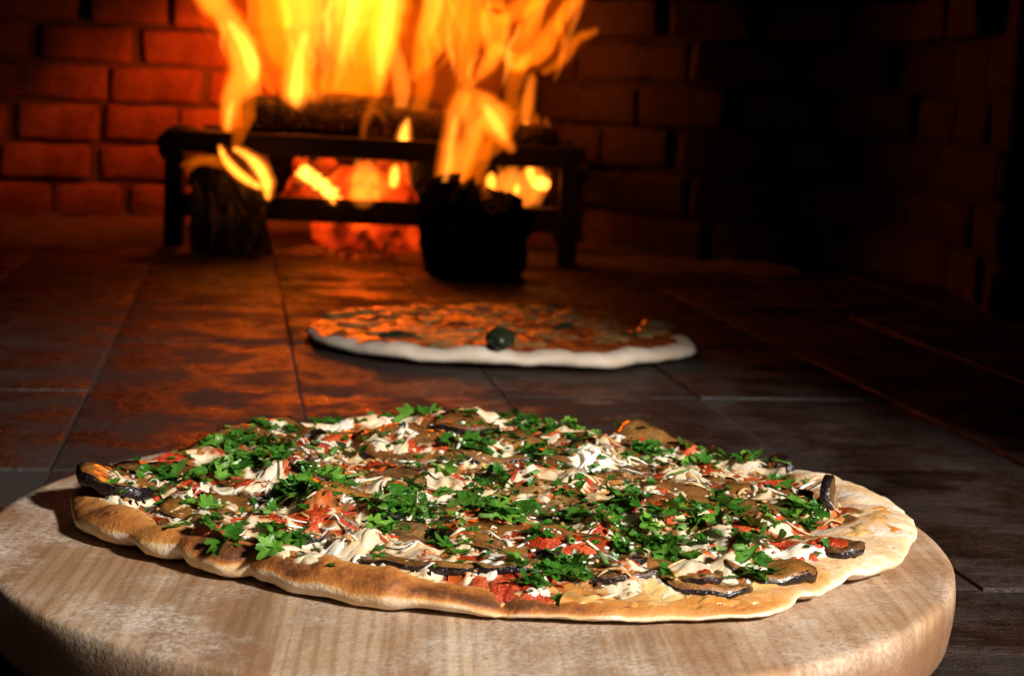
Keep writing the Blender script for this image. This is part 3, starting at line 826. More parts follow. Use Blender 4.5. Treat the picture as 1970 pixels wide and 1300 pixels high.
# a split in the front edge
cr = math.atan2(on_z(970, 1196, BT).y - PC.y, on_z(970, 1196, BT).x - PC.x)
Rth -= .003 * np.exp(-((ths - cr) / .010) ** 2); hr -= .002 * np.exp(-((ths - cr) / .014) ** 2)
RX, RZ = (0, .10, .24, .38, .50), (.56, .76, .90, .975, 1.0)   # top face of the rim: share of its width, share of its height
def rim_profile(k):
    h, w_, R = hr[k], wr[k], Rth[k]
    P = [(R, .0, 0), (.05, 0, 0), (.02, .0, 0), (.010, .0003, 0), (.005, .0008, .0), (.0022, .0016, 0), (.0010, h * .16 + .001, 0), (.0003, h * .30, .02), (-.0002, h * .42, .10), (.0, h * .50, .35)]
    for q, tq in ((.0, .75), (.05, .95), (.10, 1.0), (.17, 1.0), (.24, .92), (.31, .85), (.38, .75), (.44, .65), (.50, .52)):
        P.append((w_ * q + .0002, h * float(np.interp(q, RX, RZ)), tq))
    for s in np.linspace(.12, 1, 9):
        P.append((w_ * (.5 + .5 * s), BASE + (h - BASE) * (.5 + .5 * math.cos(math.pi * s)), max(0, .5 - s * .9)))
    for s in (.15, .35, .6, .85, .995):
        P.append((w_ + (R - w_) * s, BASE, 0))
    return P
prof = [rim_profile(k) for k in range(NT_)]
NP = len(prof[0])
vs, toast, oil = [], [], []
for i in range(NP):
    for k in range(NT_):
        d, z, t = prof[k][i]; r = Rth[k] - d
        z += li[k] * math.exp(-max(d, 0) / .018)
        x, y = r * math.cos(ths[k]), r * math.sin(ths[k])
        if 4 < i < 28:
            nz = mnoise.noise((x * 70, y * 70, z * 40)); z += .0009 * nz + .0006 * mnoise.noise((x * 190, y * 190, z * 120)); q = 1 + .006 * mnoise.noise((x * 38, y * 38, 7 + z * 60)) + .0035 * mnoise.noise((x * 120, y * 120, z * 120)); x *= q; y *= q
        vs.append((x, y, z)); toast.append(max(0, min(1, t * br[k] + .10 * br[k]))); oil.append(oi[k] * (0 if i < 13 else min(1, (i - 12) / 5)))
pizza = thing('pizza', 'large eggplant pizza with parsley and melted cheese on the wooden board', 'pizza', (PC.x, PC.y, BT), 'pizzas in the oven')
obj('crust', mesh('crust', vs, grid_faces(NP, NT_), M['crust'], True, dict(toast=toast, oil=oil)), pizza)

# --- height map of what already lies on the pizza (pizza coordinates, 1 mm cells)
GN, GS = 580, .00075
gx = (np.arange(GN) - GN / 2) * GS
GX, GYY = np.meshgrid(gx, gx, indexing='ij')
rr_, tt_ = np.hypot(GX, GYY), np.arctan2(GYY, GX)
idx = ((tt_ + np.pi) / (2 * np.pi) * NT_).astype(int) % NT_
D_ = Rth[idx] - rr_; W_ = wr[idx]
HM = np.where(D_ > W_, BASE, np.where(D_ > .5 * W_, BASE + (hr[idx] - BASE) * (.5 + .5 * np.cos(np.pi * np.clip((D_ - .5 * W_) / (.5 * W_), 0, 1))), hr[idx] * np.interp(D_ / W_, RX, RZ)))
HM = np.where(D_ < 0, 0, HM) + li[idx] * np.exp(-np.maximum(D_, 0) / .018)
def hs(x, y, H=None):
    H = HM if H is None else H
    fx = np.clip(np.asarray(x) / GS + GN / 2, 0, GN - 2); fy = np.clip(np.asarray(y) / GS + GN / 2, 0, GN - 2)
    i, j = fx.astype(int), fy.astype(int); u, v = fx - i, fy - j
    return H[i, j] * (1 - u) * (1 - v) + H[i + 1, j] * u * (1 - v) + H[i, j + 1] * (1 - u) * v + H[i + 1, j + 1] * u * v
def splat(V, limit=.02, k=1):
    V = np.asarray(V)
    i = np.clip((V[:, 0] / GS + GN / 2).astype(int), 2, GN - 3); j = np.clip((V[:, 1] / GS + GN / 2).astype(int), 2, GN - 3)
    for a in range(-k, k + 1):
        for b in range(-k, k + 1):
            cur = HM[i + a, j + b]
            np.maximum.at(HM, (i + a, j + b), np.minimum(V[:, 2], cur + limit))
def blur(H, n):
    for _ in range(n):
        H = (H + np.roll(H, 1, 0) + np.roll(H, -1, 0) + np.roll(H, 1, 1) + np.roll(H, -1, 1)) / 5
    return H
def slope_cap(H, step, n):
    """no steeper than one step per cell: soft cheese does not stand as a wall"""
    for _ in range(n):
        m = np.minimum(np.minimum(np.roll(H, 1, 0), np.roll(H, -1, 0)), np.minimum(np.roll(H, 1, 1), np.roll(H, -1, 1)))
        H = np.minimum(H, m + step)
    return H
def edge_d(x, y):
    k = int((math.atan2(y, x) + math.pi) / (2 * math.pi) * NT_) % NT_
    return Rth[k] - math.hypot(x, y), wr[k]
def pz(px, py, z=None):
    """where the line of sight through a picture point meets the pizza's top"""
    if z is not None:
        p = on_z(px, py, BT + z); return p.x - PC.x, p.y - PC.y
    for q in np.arange(.034, .003, -.0008):
        p = on_z(px, py, BT + q); x, y = p.x - PC.x, p.y - PC.y
        if hs(x, y) >= q: break
    return x, y

# --- baked sauce and cheese sheet under the toppings
vs = []; NRs = 34
for i in range(NRs):
    f = i / (NRs - 1)
    for k in range(0, NT_, 2):
        inn = (Rth[k] - wr[k] * (.72 + .35 * mnoise.noise((math.cos(ths[k]) * 7, math.sin(ths[k]) * 7, 9)))) * (1 - f)
        x, y = inn * math.cos(ths[k]), inn * math.sin(ths[k])
        z = float(hs(x, y)) + (0.0 if i == 0 else .0022 + .0028 * mnoise.noise((x * 75, y * 75, 2)) + .0014 * mnoise.noise((x * 190, y * 190, 5))) + .002 * min(1, f * 5)
        vs.append((x, y, z))
obj('sauce', mesh('sauce', vs, grid_faces(NRs, NT_ // 2), M['topping']), pizza)
splat(vs, .02, 2)
HM = blur(HM, 2)

# --- eggplant slices
def slice_(cx_, cy_, rx, ry, rot, th, tilt, tdir, lift=0.0, drape=.7, curl=0.0):
    global HM
    Hb = blur(HM, 9)
    N, NRg = 34, 6
    seed = random.uniform(0, 90)
    ca, sa = math.cos(rot), math.sin(rot)
    ol = [1 + .09 * mnoise.noise((math.cos(2 * math.pi * k / N) * 1.3, math.sin(2 * math.pi * k / N) * 1.3, seed)) for k in range(N)]
    zc = float(np.mean([hs(cx_ + rx * .7 * math.cos(a), cy_ + ry * .7 * math.sin(a), Hb) for a in np.linspace(0, 6.28, 9)]))
    def P(f, k, top):
        a = 2 * math.pi * k / N
        u, v = rx * f * ol[k] * math.cos(a), ry * f * ol[k] * math.sin(a)
        lx, ly = u * ca - v * sa, u * sa + v * ca
        x, y = cx_ + lx, cy_ + ly
        g = float(hs(x, y, Hb))
        tz = (lx * math.cos(tdir) + ly * math.sin(tdir)) * math.tan(tilt)
        z = zc + drape * (g - zc) + tz + lift + curl * f * f
        z = max(z, g * .999 - .003)
        z += .0028 * mnoise.noise((x * 60, y * 60, seed)) + .0013 * mnoise.noise((x * 170, y * 170, seed)) + .0007 * mnoise.noise((x * 380, y * 380, seed))
        if top: z += th * (1.0 - .30 * (1 - f) - (.22 if f > .97 else 0))
        return (x, y, z)
    vs = []; edge = []
    for i in range(NRg):
        f = 1 - i / (NRg - .6)
        for k in range(N): vs.append(P(f, k, True)); edge.append(max(0, (f - .6) / .4))
    vs.append(tuple(np.mean(vs[-N:], axis=0))); edge.append(0)
    fs = grid_faces(NRg, N)
    c = len(vs) - 1; b = (NRg - 1) * N
    fs += [(b + k, b + (k + 1) % N, c) for k in range(N)]
    nb = len(vs)
    for k in range(N): vs.append(P(.96, k, False)); edge.append(1)
    for k in range(N): fs.append((k, nb + k, nb + (k + 1) % N, (k + 1) % N))
    fs.append(tuple(range(nb, nb + N)))
    e = obj('eggplant_slice', mesh('eggplant_slice', vs, fs, M['flesh'], True, dict(edge=edge)), pizza)
    sv = []
    top_ = random.uniform(.72, 1.0); bare = random.uniform(0, 9)
    for q, (f, up) in enumerate(((.955, top_), (1.004, top_ * 1.02), (1.022, top_ * .8), (1.024, .40), (1.005, .05), (.95, -.15))):
        for k in range(N):
            p0, p1 = np.array(P(min(f, 1.03), k, False)), np.array(P(min(f, 1.03), k, True))
            jag = .16 * mnoise.noise((k * .9, q * .5, seed)) + (min(0, .5 * mnoise.noise((k * .22, bare, seed)) - .05) if q < 3 else 0)
            p = p0 + (p1 - p0) * (up + jag); sv.append(tuple(p))
    obj('skin', mesh('skin', sv, grid_faces(6, N), M['skin']), e)
    splat(vs[:nb], .03, 1)
    TOPPED.append((cx_, cy_, min(rx, ry)))

def zone_ok(x, y, m=.0):
    d, w_ = edge_d(x, y); return d > w_ * .8 + m
slices = []; TOPPED = []
tries = 0
while len(slices) < 36 and tries < 4000:
    tries += 1
    a = random.uniform(0, 2 * math.pi); r = .165 * math.sqrt(random.random())
    x, y = r * math.cos(a), r * math.sin(a) * 1.0
    if not zone_ok(x, y, .013): continue
    if any(math.hypot(x - q[0], y - q[1]) < .026 for q in slices): continue
    slices.append((x, y))
slices.sort(key=lambda q: random.random())
for x, y in slices:
    rx = random.uniform(.014, .021)
    slice_(x, y, rx * random.uniform(1.0, 1.4), rx, random.uniform(0, 3.14), random.uniform(.0030, .0045), math.radians(random.uniform(2, 13)), random.uniform(-math.pi, math.pi), .0004, .85)
# slices that the photograph shows plainly
def sl(px, py, rx, ry, rot, tilt, tdir, th=.0055, lift=.0, drape=.6, curl=0.0):
    x, y = pz(px, py); slice_(x, y, rx, ry, math.radians(rot), th, math.radians(tilt), math.radians(tdir), lift, drape, curl)
sl(232, 950, .017, .022, 20, 7, -150, .005, .001)
sl(465, 1026, .022, .010, -8, 5, -80, .0042, .0)
sl(860, 1098, .034, .011, -12, 7, -80, .0042, .001)
sl(1190, 1112, .017, .009, 12, 12, -80, .0036, .0)
sl(1335, 1112, .011, .008, -35, 10, -60, .0032, .0)
sl(1480, 1110, .018, .011, 10, 8, 160, .004, .001)
sl(1010, 1035, .030, .016, -4, 10, 100, .005, .001)
sl(1290, 985, .024, .015, 24, 14, 120, .005, .002)
sl(660, 990, .020, .015, -30, 18, 150, .005, .001)
sl(790, 865, .028, .020, -10, 10, 90, .005, .001)
sl(960, 885, .026, .017, 0, 8, 80, .005, .001)
sl(1260, 845, .020, .016, -20, 8, 100, .004, .001)
sl(1615, 1062, .009, .010, 0, 6, -40, .0035, .0)
sl(430, 850, .022, .013, 25, 4, 120, .004, .0)
sl(520, 832, .022, .013, 10, 4, 120, .004, .0)

# slices standing on edge near the right side
def standing(px, py, rx, h, rot, lean, th=.004):
    x, y = pz(px, py); z0 = float(hs(x, y)) - .004
    N, NRg = 18, 4; seed = random.uniform(0, 50); ca, sa = math.cos(rot), math.sin(rot)
    def P(f, k, side, grow=1.0):
        a = 2 * math.pi * k / N
        u = rx * f * grow * math.cos(a) * (1 + .12 * mnoise.noise((math.cos(a), math.sin(a), seed))); v = h * .5 * (1 + f * grow * math.sin(a))
        bend = .18 * u * u / rx
        lx = u; ly = side * th / 2 + v * math.tan(lean) + bend
        return (x + lx * ca - ly * sa, y + lx * sa + ly * ca, z0 + v + .0008 * mnoise.noise((u * 200, v * 200, seed)))
    vs = []; fs = []
    for side in (-1, 1):
        off = len(vs)
        for i in range(NRg):
            for k in range(N): vs.append(P(1 - i / NRg, k, side))
        g = grid_faces(NRg, N, True, off); g.append(tuple(range(off + (NRg - 1) * N, off + NRg * N)))
        fs += g if side < 0 else [tuple(reversed(q)) for q in g]
    e = obj('eggplant_slice', mesh('eggplant_slice', vs, fs, M['flesh'], True, dict(edge=[.6] * len(vs))), pizza)
    sv = [P(1, k, s, g) for s, g in ((-1.25, .97), (-1.0, 1.04), (1.0, 1.04), (1.25, .97)) for k in range(N)]
    obj('skin', mesh('skin', sv, grid_faces(4, N), M['skin']), e)
    splat(vs, .004, 1)
standing(1610, 985, .011, .017, math.radians(72), .25, .0032)
standing(1488, 905, .010, .011, math.radians(-72), .3, .0028)
standing(690, 1010, .010, .012, math.radians(-35), .35)

# --- drape helper for soft patches
def patch(name, x0, y0, r, th, m, lobes=.35, el=1.0, rot=0.0, smooth=5, rough=0.0, N=44):
    Hb = blur(slope_cap(HM, .0007, 12), 8) if r > .006 and edge_d(x0, y0)[0] < .034 else blur(HM, smooth)
    seed = random.uniform(0, 99)
    vs = []; NRg = 9 if N > 30 else 6
    ca, sa = math.cos(rot), math.sin(rot)
    for i in range(NRg):
        f = 1 - i / (NRg - .5)
        for k in range(N):
            a = 2 * math.pi * k / N
            q = r * f * max(.25, 1 + lobes * 1.2 * mnoise.noise((math.cos(a) * 1.5, math.sin(a) * 1.5, seed)) + lobes * .9 * mnoise.noise((math.cos(a) * 3.4, math.sin(a) * 3.4, seed)))
            u, v = q * math.cos(a) * el, q * math.sin(a); x, y = x0 + u * ca - v * sa, y0 + u * sa + v * ca
            dd = edge_d(x, y)[0]
            if dd < .005: x *= 1 - (.005 - dd) / .17; y *= 1 - (.005 - dd) / .17
            dome = max(0, 1 - f ** 2) ** .8
            z = float(hs(x, y, Hb)) - .0008 + th * (dome if i else -.5) + rough * dome * mnoise.noise((x * 230, y * 230, seed)) + rough * .9 * dome * mnoise.noise((x * 100, y * 100, seed))
            vs.append((x, y, z))
    vs.append(tuple(np.mean(vs[-N:], axis=0)))
    fs = grid_faces(NRg, N); b = (NRg - 1) * N
    fs += [(b + k, b + (k + 1) % N, len(vs) - 1) for k in range(N)]
    obj(name, mesh(name, vs, fs, m), pizza)
    splat(vs, .006, 1)

TOM = [(410, 962, 14), (520, 1000, 15), (690, 1040, 13), (705, 905, 15), (850, 918, 13), (950, 1005, 15), (1085, 1048, 18), (960, 1095, 17), (1240, 960, 15), (1390, 915, 15), (1340, 990, 13), (1490, 1022, 15), (1420, 1042, 14), (1185, 846, 11),
       (1060, 842, 12), (855, 856, 14), (330, 885, 10), (560, 888, 10), (600, 1012, 9), (1160, 1000, 12), (1490, 935, 12), (1300, 905, 10), (700, 1060, 12), (910, 955, 11), (1540, 1000, 10), (770, 985, 9), (450, 870, 9), (640, 865, 10), (1100, 945, 10),
       (1000, 915, 9), (1250, 1025, 9), (800, 1060, 10), (1330, 870, 9), (480, 935, 9), (1010, 1120, 12)]
TOM += [(random.uniform(300, 1580), random.uniform(850, 1100), random.uniform(5, 10)) for _ in range(16)]
def tom(k):
    px, py, r = TOM[k]; x, y = pz(px, py)
    patch('tomato_chunk', x, y, r * .00090, random.uniform(.0026, .0042), M['tomato'], .6, random.uniform(1.0, 1.5), random.uniform(-.5, .5), 6, .0014)

for x, y, q in TOPPED:
    if random.random() < .7: patch('tomato_chunk', x + random.gauss(0, .003), y + random.gauss(0, .003), q * random.uniform(.45, .75), random.uniform(.0014, .0028), M['tomato'], .7, random.uniform(1.0, 1.6), random.uniform(0, 3.14), 5, .0012)
for k in range(35, len(TOM)): tom(k)

# --- cheese melted over everything: shows where it rises above what it lies on
def field(fr, seed, ridged=False):
    v = np.zeros((GN // 2, GN // 2))
    for i in range(0, GN, 2):
        for j in range(0, GN, 2):
            if D_[i, j] > 0: v[i // 2, j // 2] = mnoise.noise((gx[i] * fr, gx[j] * fr, seed))
    v = np.repeat(np.repeat(v, 2, 0), 2, 1)
    v = blur(v, 1)
    return 1 - 2.6 * np.abs(v) if ridged else v
ok = D_ > W_ * .40
ids = -np.ones((GN, GN), int); ids[ok] = np.arange(int(ok.sum()))
ii = np.argwhere(ok[:-1, :-1] & ok[1:, :-1] & ok[:-1, 1:] & ok[1:, 1:])
FQ = np.stack([ids[ii[:, 0], ii[:, 1]], ids[ii[:, 0] + 1, ii[:, 1]], ids[ii[:, 0] + 1, ii[:, 1] + 1], ids[ii[:, 0], ii[:, 1] + 1]], 1)
def film(n, amp, brown, rim):
    global HM
    soft = blur(HM, 7)
    FZ = np.maximum(soft, HM * .7 + soft * .3) - .0009 + np.clip(n, -1, .9) * amp
    FZ = np.where(D_ > W_ * rim, FZ, FZ - (W_ * rim - D_) * .6)
    FZ = np.where(ok, blur(slope_cap(np.where(ok, FZ, .02), .0010, 12), 1), .02)
    keep = FZ > HM - .0016                              # what stays deep under other things is left out
    kq = keep[ii[:, 0], ii[:, 1]] | keep[ii[:, 0] + 1, ii[:, 1]] | keep[ii[:, 0] + 1, ii[:, 1] + 1] | keep[ii[:, 0], ii[:, 1] + 1]
    q = FQ[kq]; used = np.unique(q); re_ = np.zeros(ids.max() + 1, int); re_[used] = np.arange(len(used))
    vz = np.stack([GX[ok], GYY[ok], FZ[ok]], 1)[used]
    obj('melted_cheese', mesh('melted_cheese', vz.tolist(), re_[q].tolist(), M['film'], True, dict(brown=brown[ok][used])), pizza)
    HM = np.where(ok, np.maximum(HM, FZ), HM)
brn = .42 + .75 * field(34, 21.0) + .45 * field(90, 8.0)
film(.75 * field(46, 3.3) + .55 * field(88, 9.1, True) + .45 * field(150, 5.5, True) + .30 * field(260, 1.2) - .42, .0027, brn, .62)

TOM += [(random.uniform(320, 1560), random.uniform(845, 1090), random.uniform(7, 12)) for _ in range(22)]
for k in list(range(35)) + list(range(len(TOM) - 22, len(TOM))): tom(k)
# thin melted strands over sauce and slices
film(.70 * field(30, 31.0) + .75 * field(74, 12.1, True) + .50 * field(150, 15.5, True) - .54, .0023, brn - .16 + .5 * field(120, 41.0), .9)

# --- melted cheese
def rnd_on():
    while True:
        a = random.uniform(0, 2 * math.pi); r = .172 * math.sqrt(random.random())
        x, y = r * math.cos(a), r * math.sin(a)
        if zone_ok(x, y, -.001): return x, y
CHEESE = [(700, 1045, 20), (640, 1060, 14), (800, 1010, 12), (1330, 1085, 20), (1400, 1080, 18), (1230, 1075, 14), (1450, 1100, 14), (1190, 1145, 15), (1110, 870, 22), (1150, 875, 16), (1410, 925, 16), (770, 828, 16), (660, 820, 12), (250, 925, 13), (215, 915, 8),
          (1130, 895, 14), (1190, 840, 14), (410, 945, 9), (540, 1060, 10), (980, 1075, 12), (1090, 1085, 12), (1310, 905, 15), (1260, 880, 12), (1050, 1140, 12), (1500, 1070, 13), (1380, 960, 11), (1430, 965, 9), (590, 1075, 11), (885, 1050, 9)]
for px, py, r in CHEESE:
    x, y = pz(px, py); patch('melted_cheese', x, y, r * .00050, random.uniform(.0014, .0024), M[random.choice(('cheese', 'cheese', 'pale'))], .75, random.uniform(1.0, 1.7), random.uniform(-.6, .6), 6, .0009)
for k in range(70):
    x, y = rnd_on(); patch('melted_cheese', x, y, random.uniform(.0018, .0042), random.uniform(.0010, .0020), M[random.choice(('cheese', 'cheese', 'pale', 'gold'))], .9, random.uniform(1.0, 2.4), random.uniform(0, 3.14), 4, .0005, 26)
# oily orange cheese at the front right edge
for px, py, r in ((1060, 1165, 11), (1120, 1160, 10), (1290, 1150, 12), (1350, 1170, 13), (1250, 1175, 9), (1420, 1165, 10), (1665, 985, 13), (1690, 1010, 9), (1655, 1025, 8), (1560, 915, 9), (1480, 1150, 8), (200, 1005, 7)):
    x, y = pz(px, py); patch('melted_cheese', x, y, r * .0009, .0009, M['oily'], .9, 1.5, random.uniform(-.4, .4), 2, .0016)

def shred(x0, y0, L, wd, m, h0, bend, hop=0.0):
    n = max(6, int(L / .0022)); Hb = blur_cache
    P = [];  x, y, h = x0, y0, h0; b = bend
    for i in range(n + 1):
        P.append([x, y]); h += b / n + .55 * mnoise.noise((x0 * 900, y0 * 900, i * .5)); x += math.cos(h) * L / n; y += math.sin(h) * L / n
    P = np.array(P); z = hs(P[:, 0], P[:, 1], Hb)
    z = np.maximum(z, np.convolve(np.pad(z, 2, 'edge'), np.ones(5) / 5, 'valid')) + wd * .10
    z += hop * np.sin(np.linspace(0, math.pi, n + 1))
    N = 7; vs = []
    for i in range(n + 1):
        d = P[min(i + 1, n)] - P[max(i - 1, 0)]; d /= max(1e-9, np.hypot(*d)); nx, ny = -d[1], d[0]
        t = i / n; wr_ = wd * (.35 + .65 * min(1, 4 * t, 4 * (1 - t))) * (1 + .25 * mnoise.noise((i * .6, x0 * 500, 0)))
        for k in range(N):
            a = 2 * math.pi * k / N
            vs.append((P[i, 0] + nx * wr_ * math.cos(a) * .5, P[i, 1] + ny * wr_ * math.cos(a) * .5, z[i] + wr_ * .26 * math.sin(a)))
    fs = grid_faces(n + 1, N); fs.append(tuple(range(N - 1, -1, -1))); fs.append(tuple(range(n * N, (n + 1) * N)))
    obj('cheese_shred', mesh('cheese_shred', vs, fs, m), pizza)
    return vs
blur_cache = blur(HM, 2)
allv = []
for k in range(270):
    if k < 180:
        px = random.uniform(280, 1620); py = random.uniform(850, 1120); x, y = pz(px, py)
        if not zone_ok(x, y, .0): x, y = rnd_on()
    else: x, y = rnd_on()
    allv += shred(x, y, random.uniform(.004, .015), random.uniform(.0010, .0022), M[random.choice(('pale', 'pale', 'pale', 'cheese', 'gold'))], random.uniform(0, 6.28), random.uniform(-2.4, 2.4), random.choice((0, 0, 0, 0, .0006, .0016)))
splat(allv, .003, 0)

# --- crisp crumbs and oil bubbles
vs, fs = [], []
import bmesh
ico = bmesh.new(); bmesh.ops.create_icosphere(ico, subdivisions=1, radius=1); ico.verts.index_update()
IV = np.array([v.co[:] for v in ico.verts]); IF = [tuple(v.index for v in f.verts) for f in ico.faces]; ico.free()
def crumbs(n, pick, rlo, rhi):
    vs, fs = [], []
    for k in range(n):
        x, y = pick(); r = random.uniform(rlo, rhi)
        q = IV * np.array([r * random.uniform(.7, 1.6), r * random.uniform(.7, 1.4), r * random.uniform(.5, .9)]) * (1 + .4 * rng.random((len(IV), 1)))
        z = float(hs(x, y)) + r * .2; o = len(vs)
        vs += [(a + x, b + y, c + z) for a, b, c in q]; fs += [tuple(o + i for i in f) for f in IF]
    return vs, fs
v_, f_ = crumbs(700, rnd_on, .0004, .0011)
obj('crisp_crumbs', mesh('crisp_crumbs', v_, f_, M['crumb']), pizza, kind='stuff')
v_, f_ = crumbs(160, rnd_on, .0004, .0010)
obj('cheese_bits', mesh('cheese_bits', v_, f_, M['pale']), pizza, kind='stuff')

# --- parsley
def leaf_mesh(seed, size, kindl):
    R_ = random.Random(seed)
    pts = []
    if kindl == 'lobed':
        lobes = [(-1.15, .62), (-.55, .75), (0, 1.0), (.55, .75), (1.15, .62)] if R_.random() < .5 else [(-.85, .8), (0, 1.0), (.85, .8)]
        n = 44
        for i in range(n):
            a = -2.5 + 5.0 * i / (n - 1)
            v = .2
            for la, ll in lobes:
                v = max(v, ll * math.exp(-((a - la) / .33) ** 4) ** .6)
            v = max(v, .34) * (1 + .085 * math.sin(i * 1.75 + seed) + R_.uniform(-.045, .045))
            pts.append((v * math.sin(a), v * math.cos(a)))
        pts.append((0, -.18))
    elif kindl == 'cut':
        w_, h_ = R_.uniform(.3, .5), R_.uniform(.7, 1.0)
        for i in range(9): t = i / 8; pts.append((w_ * (1 - .35 * t) * (1 + .12 * math.sin(i * 2.6)), -h_ / 2 + h_ * t))
        for i in range(9): t = 1 - i / 8; pts.append((-w_ * (1 - .5 * t) * (1 + .12 * math.sin(i * 2.2 + 1)), -h_ / 2 + h_ * t + R_.uniform(-.03, .03)))
    else:
        n = 26
        for i in range(n):
            a = 2 * math.pi * i / n
            pts.append((.42 * math.sin(a) * (1 + .16 * math.sin(i * 2.9)), .78 * math.cos(a) * (1 + .06 * math.sin(i * 3.1))))
    n = len(pts); c = (0, 0.02)
    V = []; vein = []
    b1, b2, tw = R_.uniform(-1.1, 1.1), R_.uniform(.1, 1.1), R_.uniform(-.9, .9)
    for f in (1.0, .68, .34):
        for p in pts: V.append((c[0] + (p[0] - c[0]) * f, c[1] + (p[1] - c[1]) * f))
    V.append(c)
    out = []
    for x, y in V:
        vein.append(max(0, 1 - abs(x) / .07) * .9 + (.15 if R_.random() < .2 else 0))
        z = b1 * y * y * .6 + b2 * abs(x) * .55 + tw * x * y + .10 * mnoise.noise((x * 3.2 + seed, y * 3.2, 0)) + .05 * mnoise.noise((x * 8, y * 8 + seed, 0))
        out.append((x * size, y * size, z * size))
    fs = []
    for i in range(2):
        for k in range(n):
            j = (k + 1) % n; fs.append((i * n + k, i * n + j, (i + 1) * n + j, (i + 1) * n + k))
    fs += [(2 * n + k, 2 * n + (k + 1) % n, 3 * n) for k in range(n)]
    return mesh('parsley_leaf', out, fs, M['leaf'], True, dict(vein=vein)), out
random.seed(21)
LEAF = [leaf_mesh(k, s_, kd_) for k, (s_, kd_) in enumerate([(.0085, 'lobed'), (.0100, 'lobed'), (.0072, 'lobed'), (.0092, 'cut'), (.0115, 'lobed'), (.0085, 'cut'), (.0098, 'cut'), (.0080, 'cut'), (.0065, 'cut'), (.0085, 'oval'), (.0066, 'oval'), (.0060, 'lobed'), (.0055, 'cut'), (.0105, 'lobed')])]
CL = [(470, 850, 22, 60), (500, 880, 12, 40), (560, 805, 10, 60), (620, 820, 8, 30), (430, 890, 8, 40), (345, 915, 14, 40), (230, 945, 3, 15), (300, 930, 5, 30), (590, 920, 10, 40), (610, 905, 6, 25), (540, 960, 6, 30), (530, 1038, 16, 40), (400, 1028, 8, 40), (790, 795, 8, 45),
      (720, 810, 4, 30), (930, 815, 8, 50), (1010, 820, 10, 50), (1080, 815, 14, 55), (1110, 805, 10, 30), (1170, 820, 5, 30), (790, 975, 16, 50), (760, 1000, 6, 30), (880, 970, 8, 40), (955, 925, 8, 25), (900, 870, 8, 50), (860, 880, 6, 50), (1000, 860, 6, 40), (1060, 870, 6, 30),
      (960, 980, 8, 40), (1030, 1000, 10, 50), (1130, 1000, 10, 50), (1200, 975, 8, 30), (1240, 1035, 22, 55), (1290, 1060, 14, 45), (1400, 985, 12, 40), (1340, 990, 8, 30), (1450, 1055, 9, 35), (1460, 1115, 5, 12), (1095, 1105, 12, 35), (1050, 1130, 4, 15), (1420, 875, 8, 25), (1250, 880, 7, 30),
      (1240, 870, 4, 20), (1490, 930, 5, 25), (1540, 985, 8, 30), (1570, 1010, 6, 30), (1500, 995, 5, 30), (860, 1065, 4, 25), (1035, 1185, 1, 3), (1150, 1175, 1, 4), (710, 945, 4, 50), (650, 870, 5, 50), (1150, 915, 5, 50), (830, 1010, 4, 40), (1330, 880, 5, 40)]
spots = []
for px, py, n, sp in CL:
    for k in range(int(n * 1.5)): spots.append((random.gauss(px, sp * .72), random.gauss(py, sp * .36)))
spots += [(random.uniform(260, 1600), random.uniform(810, 1130)) for _ in range(60)]
random.shuffle(spots)
sizes = [random.uniform(.44, .98) for _ in spots]; cut_ = sorted(sizes, reverse=True)[310]
n_leaf = 0; fine_v, fine_f = [], []
def put_leaf(x, y, mi, sc, lim=.0022, wild=1.0):
    me, V = LEAF[mi]
    V = np.array(V) * sc
    e = (random.gauss(0, .30) * wild, random.gauss(0, .30) * wild, random.uniform(0, 6.28))
    R3 = np.array(Matrix.Rotation(e[2], 3, 'Z') @ Matrix.Rotation(e[1], 3, 'Y') @ Matrix.Rotation(e[0], 3, 'X'))
    W = V @ R3.T
    hgt = hs(x + W[:, 0], y + W[:, 1])
    z = float(np.percentile(hgt - W[:, 2], 72)) + .0004
    return e, z, W + np.array([x, y, z])
for (px, py), sc in zip(spots, sizes):
    x, y = pz(px, py)
    d, w_ = edge_d(x, y)
    if d < .004: continue
    mi = random.randrange(len(LEAF))
    e, z, W = put_leaf(x, y, mi, sc)
    if n_leaf < 300 and sc >= cut_:
        o = obj('parsley_leaf', LEAF[mi][0], pizza, (x, y, z)); o.scale = (sc, sc, sc)
        o.rotation_mode = 'XYZ'; o.rotation_euler = e; n_leaf += 1
    else:
        off = len(fine_v); fine_v += [tuple(q) for q in W]; fine_f += [tuple(off + i for i in f.vertices) for f in LEAF[mi][0].polygons]
    splat(W, .0018, 0)
for k in range(800):      # chopped flecks
    if k % 3: px, py = random.choice(spots); x, y = pz(px + random.gauss(0, 25), py + random.gauss(0, 12))
    else: x, y = rnd_on()
    if edge_d(x, y)[0] < .006: continue
    mi = random.randrange(len(LEAF)); sc = random.uniform(.22, .5)
    e, z, W = put_leaf(x, y, mi, sc)
    off = len(fine_v); fine_v += [tuple(q) for q in W]; fine_f += [tuple(off + i for i in f.vertices) for f in LEAF[mi][0].polygons]
obj('parsley_flecks', mesh('parsley_flecks', fine_v, fine_f, M['leaf'], True, dict(vein=[0.1] * len(fine_v))), pizza, kind='stuff')
